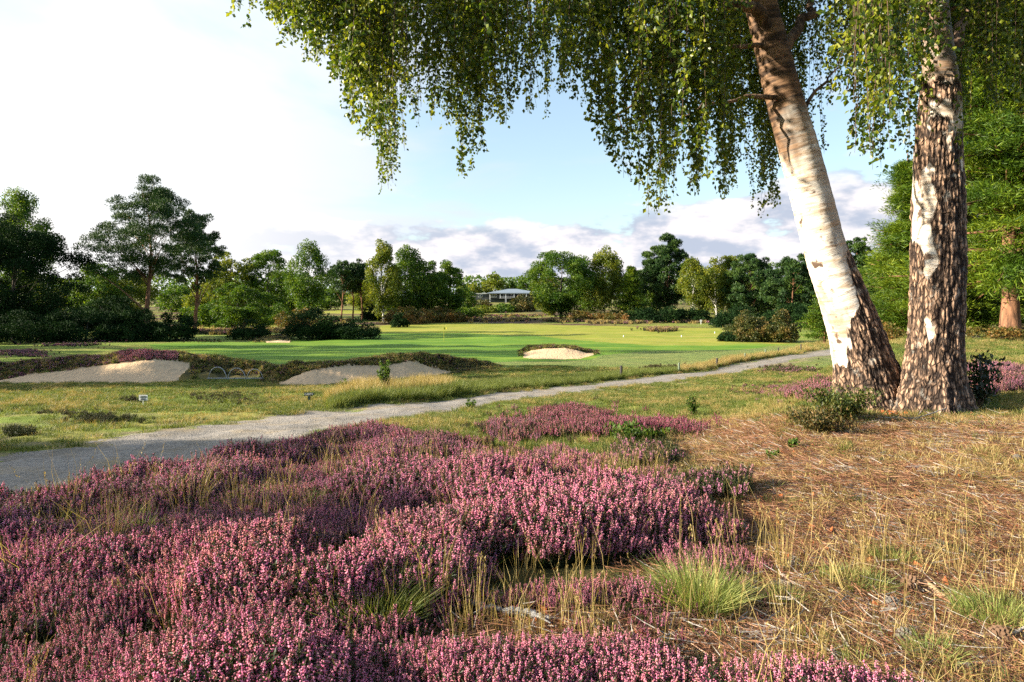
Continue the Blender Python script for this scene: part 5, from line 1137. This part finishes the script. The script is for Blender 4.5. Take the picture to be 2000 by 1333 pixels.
stick('dead_log', 'pale weathered dead branch in the hollow of the heather, right piece', [(985, 1212, .03), (1030, 1216, .04), (1075, 1226, .03)], .018, M_driftwood, 'dead wood', 9, 2)
stick('bark_piece', 'flat pale chip of wood at the foot of the upright trunk', [(1852, 806, .05), (1878, 804, .05)], .045, M_wood, 'wood chip', 10)
stick('bark_piece', 'small white chip of bark on the litter before the birch', [(1752, 856, .01), (1772, 858, .01)], .014, simple('pale_chip', (.6, .58, .54), .8), 'wood chip', 11)

# ------------------------------------------------------------------ course furniture
M_white = simple('white_paint', (.75, .75, .74), .5, .06); M_black = simple('dark_paint', (.012, .018, .016), .5, .3); M_dgreen = simple('dark_green_paint', (.012, .035, .028), .5, .3)
M_yellow = simple('yellow_flag_cloth', (.42, .38, .04), .8, .1); M_post = simple('post_wood', (.055, .05, .045), .85, .4, 12); M_pgreen = simple('greenish_post_wood', (.15, .19, .13), .85, .3, 12); M_steel = simple('galvanised_steel', (.36, .37, .38), .4, .1, spec=.5, metal=.3)
M_glass = simple('dark_glass', (.02, .025, .03), .15, .2, spec=.8); M_clad = simple('dark_cladding', (.055, .06, .065), .8, .3); M_roof = simple('pale_metal_roof', (.20, .24, .28), .45, .08, spec=.5); M_deck = simple('grey_decking', (.32, .32, .31), .8, .15)
p = ground_at(867, 667); fl = empty('flagstick', p, 'yellow flag on a thin stick in the putting green', 'flag')
hF = (667 - 639) / F * p.y
MB().tube([(0, 0, -.05), (0, 0, hF)], .014, 8).build('pole', M_yellow, fl)
mb = MB(); n = 8; us = np.linspace(0, 1, n); V = []
for t in (0, .016):
    for u in us: 
        w = math.sin(u * 5) * .05; V += [(u * .30, w + t, hF - .02 - u * .04), (u * .30, w + t, hF - .28 + u * .06)]
F_ = []
for s in (0, 2 * n):
    for i in range(n - 1): F_.append((s + 2 * i, s + 2 * i + 2, s + 2 * i + 3, s + 2 * i + 1))
mb.add(V, F_).build('flag_cloth', M_yellow, fl)
POSTS = [(1213, 740, 716, 5, 0, 'tallest dark post at the near end of the row beside the track'), (1326, 727, 708, 4, 1, 'green-grey post hidden in grass, second along the track'), (1400, 716, 698, 4, 0, 'dark post third along the track, alone above short grass'),
         (1455, 707, 693, 3.4, 1, 'pale green post fourth along the track'), (1495, 700, 687, 3.2, 1, 'green-grey post fifth along the track'), (1520, 694, 682, 2.6, 0, 'thin brown post sixth along the track'), (1564, 687, 673, 2.4, 0, 'thin brown post nearest the birch trunk')]
for x, yb, yt, w, g, lb in POSTS:
    d = depth_at(x, yb); p = onground(x, d); h = (yb - yt) / F * d * 1.05; r = w / 2 / F * d
    mb = MB(); mb.tube([(0, 0, -.1), (0, 0, h - r * .4), (0, 0, h)], [r, r, r * .7], 10); o = mb.build('marker_post', M_pgreen if g else M_post); o.location = p; o.rotation_euler = (0.02 * g, .015 * (1 - g), 0)
    tag(o, lb, 'post', 'low posts along the track')
def text_mesh(name, s, size, m, parent, loc, ext=.002):
    cu = bpy.data.curves.new('text', 'FONT'); cu.body = s; cu.size = size; cu.align_x = 'CENTER'; cu.align_y = 'CENTER'; cu.extrude = ext
    to = bpy.data.objects.new('t', cu); C.objects.link(to); dg = bpy.context.evaluated_depsgraph_get(); me = bpy.data.meshes.new_from_object(to.evaluated_get(dg)); bpy.data.objects.remove(to)
    me.materials.clear(); me.materials.append(m); o = bpy.data.objects.new(name, me); C.objects.link(o); o.parent = parent; o.location = loc; o.rotation_euler = (math.pi / 2, 0, 0); return o
p = ground_at(604, 787) + Vector((0, 0, .05)); k = p.y / F; sg = empty('carts_sign', p, 'small dark arrow-shaped sign reading CARTS on a post beside the path', 'sign')
MB().box((0, 0, 8 * k * .5 - .04), (4.6 * k, 3 * k * .8, 9 * k + .08)).build('post', M_dgreen, sg)
bw, bh, z0 = 9.5 * k, 3.1 * k, 12.5 * k; V = [];
for y in (-2.0 * k, -.8 * k): V += [(-bw, y, z0 - bh), (bw * .78, y, z0 - bh), (bw * 1.15, y, z0), (bw * .78, y, z0 + bh), (-bw, y, z0 + bh)]
mb = MB(); mb.add(V, [(0, 1, 3, 4), (9, 8, 6, 5), (0, 5, 6, 1), (1, 6, 7, 2), (2, 7, 8, 3), (3, 8, 9, 4), (4, 9, 5, 0)]); mb.Ft += [np.array([(1, 2, 3), (6, 8, 7)])]; mb.mt += [np.zeros(2, int)]; mb.build('board', M_dgreen, sg)
text_mesh('lettering', 'CARTS', 5.4 * k, M_white, sg, (-.3 * k, -2.0 * k - .004, z0))
p = ground_at(280, 793) + Vector((0, 0, .03)); k = p.y / F; sg = empty('notice_sign', p, 'small white notice board on a thin stake in the rough grass', 'sign')
MB().tube([(0, 0, -.05), (0, 0, 9 * k)], .6 * k, 8).build('stake', M_white, sg); mb = MB(); mb.box((0, 0, 13 * k), (16.5 * k, .8 * k, 10.5 * k)).build('board', M_white, sg)
mb = MB(); [mb.box((0, -.4 * k - .003, 13 * k + dz * k), (w * k, .004, 1.0 * k)) for dz, w in ((3, 12), (.6, 13), (-2.0, 10), (-3.6, 10))]; mb.build('lettering', M_black, sg)
for (x, y, w, h, lb) in ((1476, 668, 6, 7, 'white round-topped marker sign before the gorse'), (1369, 634, 4, 5, 'small white notice by the far path under the trees'), (502, 612, 5, 6, 'small pale box beside the mown strip behind the ragged bush')):
    p = ground_at(x, y); k = p.y / F; s_ = empty('marker_sign', p, lb, 'sign', 'small white signs around the course'); MB().tube([(0, 0, -.1), (0, 0, h * k)], .5 * k, 6).build('stake', M_white, s_); MB().box((0, 0, h * k + h * .4 * k), (w * k, .6 * k, h * .8 * k)).build('board', M_white, s_)
for (x, y, lb) in ((1218, 659, 'white tee marker left on the far fairway'), (1331, 659, 'white tee marker in the middle of the far fairway'), (1396, 652, 'white tee marker nearest the far path')):
    p = ground_at(x, y); k = p.y / F; mb = MB(); tt = np.linspace(0, 1, 7); mb.tube(np.stack([0 * tt, 0 * tt, tt * 4 * k], 1), 0.8 * k * np.sin(tt * 2.6 + .3) + .01, 10); o = mb.build('tee_marker', M_white, None, True); o.location = p; tag(o, lb, 'tee marker', 'white tee markers')
p = ground_at(459, 742) + Vector((0, 0, .03)); k = p.y / F; hp = empty('hoop_rack', p, 'grey metal rack of three hoops standing on grass between the bunkers', 'rack')
for i, (cx, w, h) in enumerate(((-34, 17.5, 24), (3, 17, 22), (38, 15.5, 20))):
    th = np.linspace(0, math.pi, 24); MB().tube(np.stack([cx * k - np.cos(th) * w * k, 0 * th + i * .02, np.sin(th) * h * k - .02], 1), 0.75 * k, 8).build('hoop', M_steel, hp, True)
MB().tube([(-55 * k, 0, .02), (55 * k, .05, .02)], 1.0 * k, 6).build('base_bar', M_steel, hp)

# ------------------------------------------------------------------ clubhouse
def clubhouse():
    Y = 232.0; k = Y / F; zt = lambda r: CZ - (r - HY) * k; X = lambda x: (x - 1000) * k
    base = Vector((X(990), Y, zt(597))); root = empty('clubhouse', base, 'dark low clubhouse with pale shallow roof and veranda among distant trees', 'building')
    lx = lambda x: (x - 990) * k; lz = lambda r: zt(r) - base.z
    D = 11.0; x0, x1 = lx(955), lx(1052)
    def bx(mb, xa, xb, za, zb, ya, yb): return mb.box(((xa + xb) / 2, (ya + yb) / 2, (za + zb) / 2), (xb - xa, yb - ya, zb - za))
    bx(MB(), x0, x1, lz(583), lz(572.2), 1.2, D).build('wall', M_clad, root)
    bx(MB(), x0 + .4, x1 - .4, lz(602), lz(583.05), 1.5, D - .2).build('basement_wall', M_black, root)
    xa, xb = lx(951), lx(1056); e = lz(572.4); rg = lz(564.4); V = [(xa, -.9, e), (xb, -.9, e), (xb, D + .9, e), (xa, D + .9, e), (lx(993), D * .45, rg), (lx(1010), D * .45, rg), (xa, -.9, e - .28), (xb, -.9, e - .28), (xb, D + .9, e - .28), (xa, D + .9, e - .28)]
    mb = MB(); mb.add(V, [(0, 1, 5, 4), (2, 3, 4, 5), (0, 6, 7, 1), (1, 7, 8, 2), (2, 8, 9, 3), (3, 9, 6, 0), (6, 9, 8, 7)]); mb.Ft += [np.array([(1, 2, 5), (3, 0, 4)])]; mb.mt += [np.zeros(2, int)]; mb.build('roof', M_roof, root)
    bx(MB(), x0 + 3.5, lx(1012), lz(583.4), lz(582.6), -.8, 1.15).build('veranda_deck', M_deck, root)
    for x in (957, 977, 988, 1004, 1028): bx(MB(), lx(x) - .12, lx(x) + .12, lz(583 if x != 957 else 590), lz(573.4), -.7, -.46).build('veranda_post', M_white, root)
    mb = MB(); [bx(mb, lx(978), lx(1003), lz(581.5 - q * 1.6), lz(581.2 - q * 1.6), -.72, -.66) for q in range(2)]; mb.build('railing', M_white, root)
    def window(xa, xb, ra, rb, n, y=1.14):
        f = MB(); bx(f, lx(xa), lx(xb), lz(rb), lz(ra), y, y + .1); f = f.build('window', M_white, root)
        w = (xb - xa) / n
        for i in range(n): bx(MB(), lx(xa + i * w + .45), lx(xa + (i + 1) * w - .45), lz(rb - .9), lz(ra + .9), y - .06, y - .01).build('pane', M_glass, f)
    window(956.5, 970.5, 575, 581, 3); window(1011, 1027, 574.5, 581, 3); window(982.5, 987, 574.5, 582, 1); window(997, 1001, 574.5, 582, 1); window(1032, 1044, 574.5, 581, 3)
    bx(MB(), lx(990), lx(995), lz(582.9), lz(574.8), 1.10, 1.18).build('door', M_glass, root)
    st = MB(); [bx(st, lx(986.5), lx(989.5), lz(583 + (i + 1) * 1.4), lz(583 + i * 1.4), -1.1 - i * .35, -.82 - i * .35 + .0) for i in range(6)]; st.build('steps', M_deck, root)
    # flat-roofed wing
    bx(MB(), lx(928), x0 - .02, lz(586), lz(574.4), 2.2, D - 1).build('wing_wall', M_clad, root); bx(MB(), lx(927), x0 - .03, lz(574.3), lz(573.4), 1.8, D - .6).build('wing_roof', M_white, root)
    window(933, 942, 576, 581, 2, 2.14)
    bx(MB(), lx(904), lx(927.5), lz(586), lz(580), 3.2, D - 2).build('low_wing_wall', simple('grey_render', (.2, .2, .2), .8), root)
    bx(MB(), lx(903), lx(927.4), lz(579.9), lz(579.2), 2.9, D - 1.7).build('low_wing_roof', M_deck, root)
clubhouse()
print('objects', len(scene.objects))
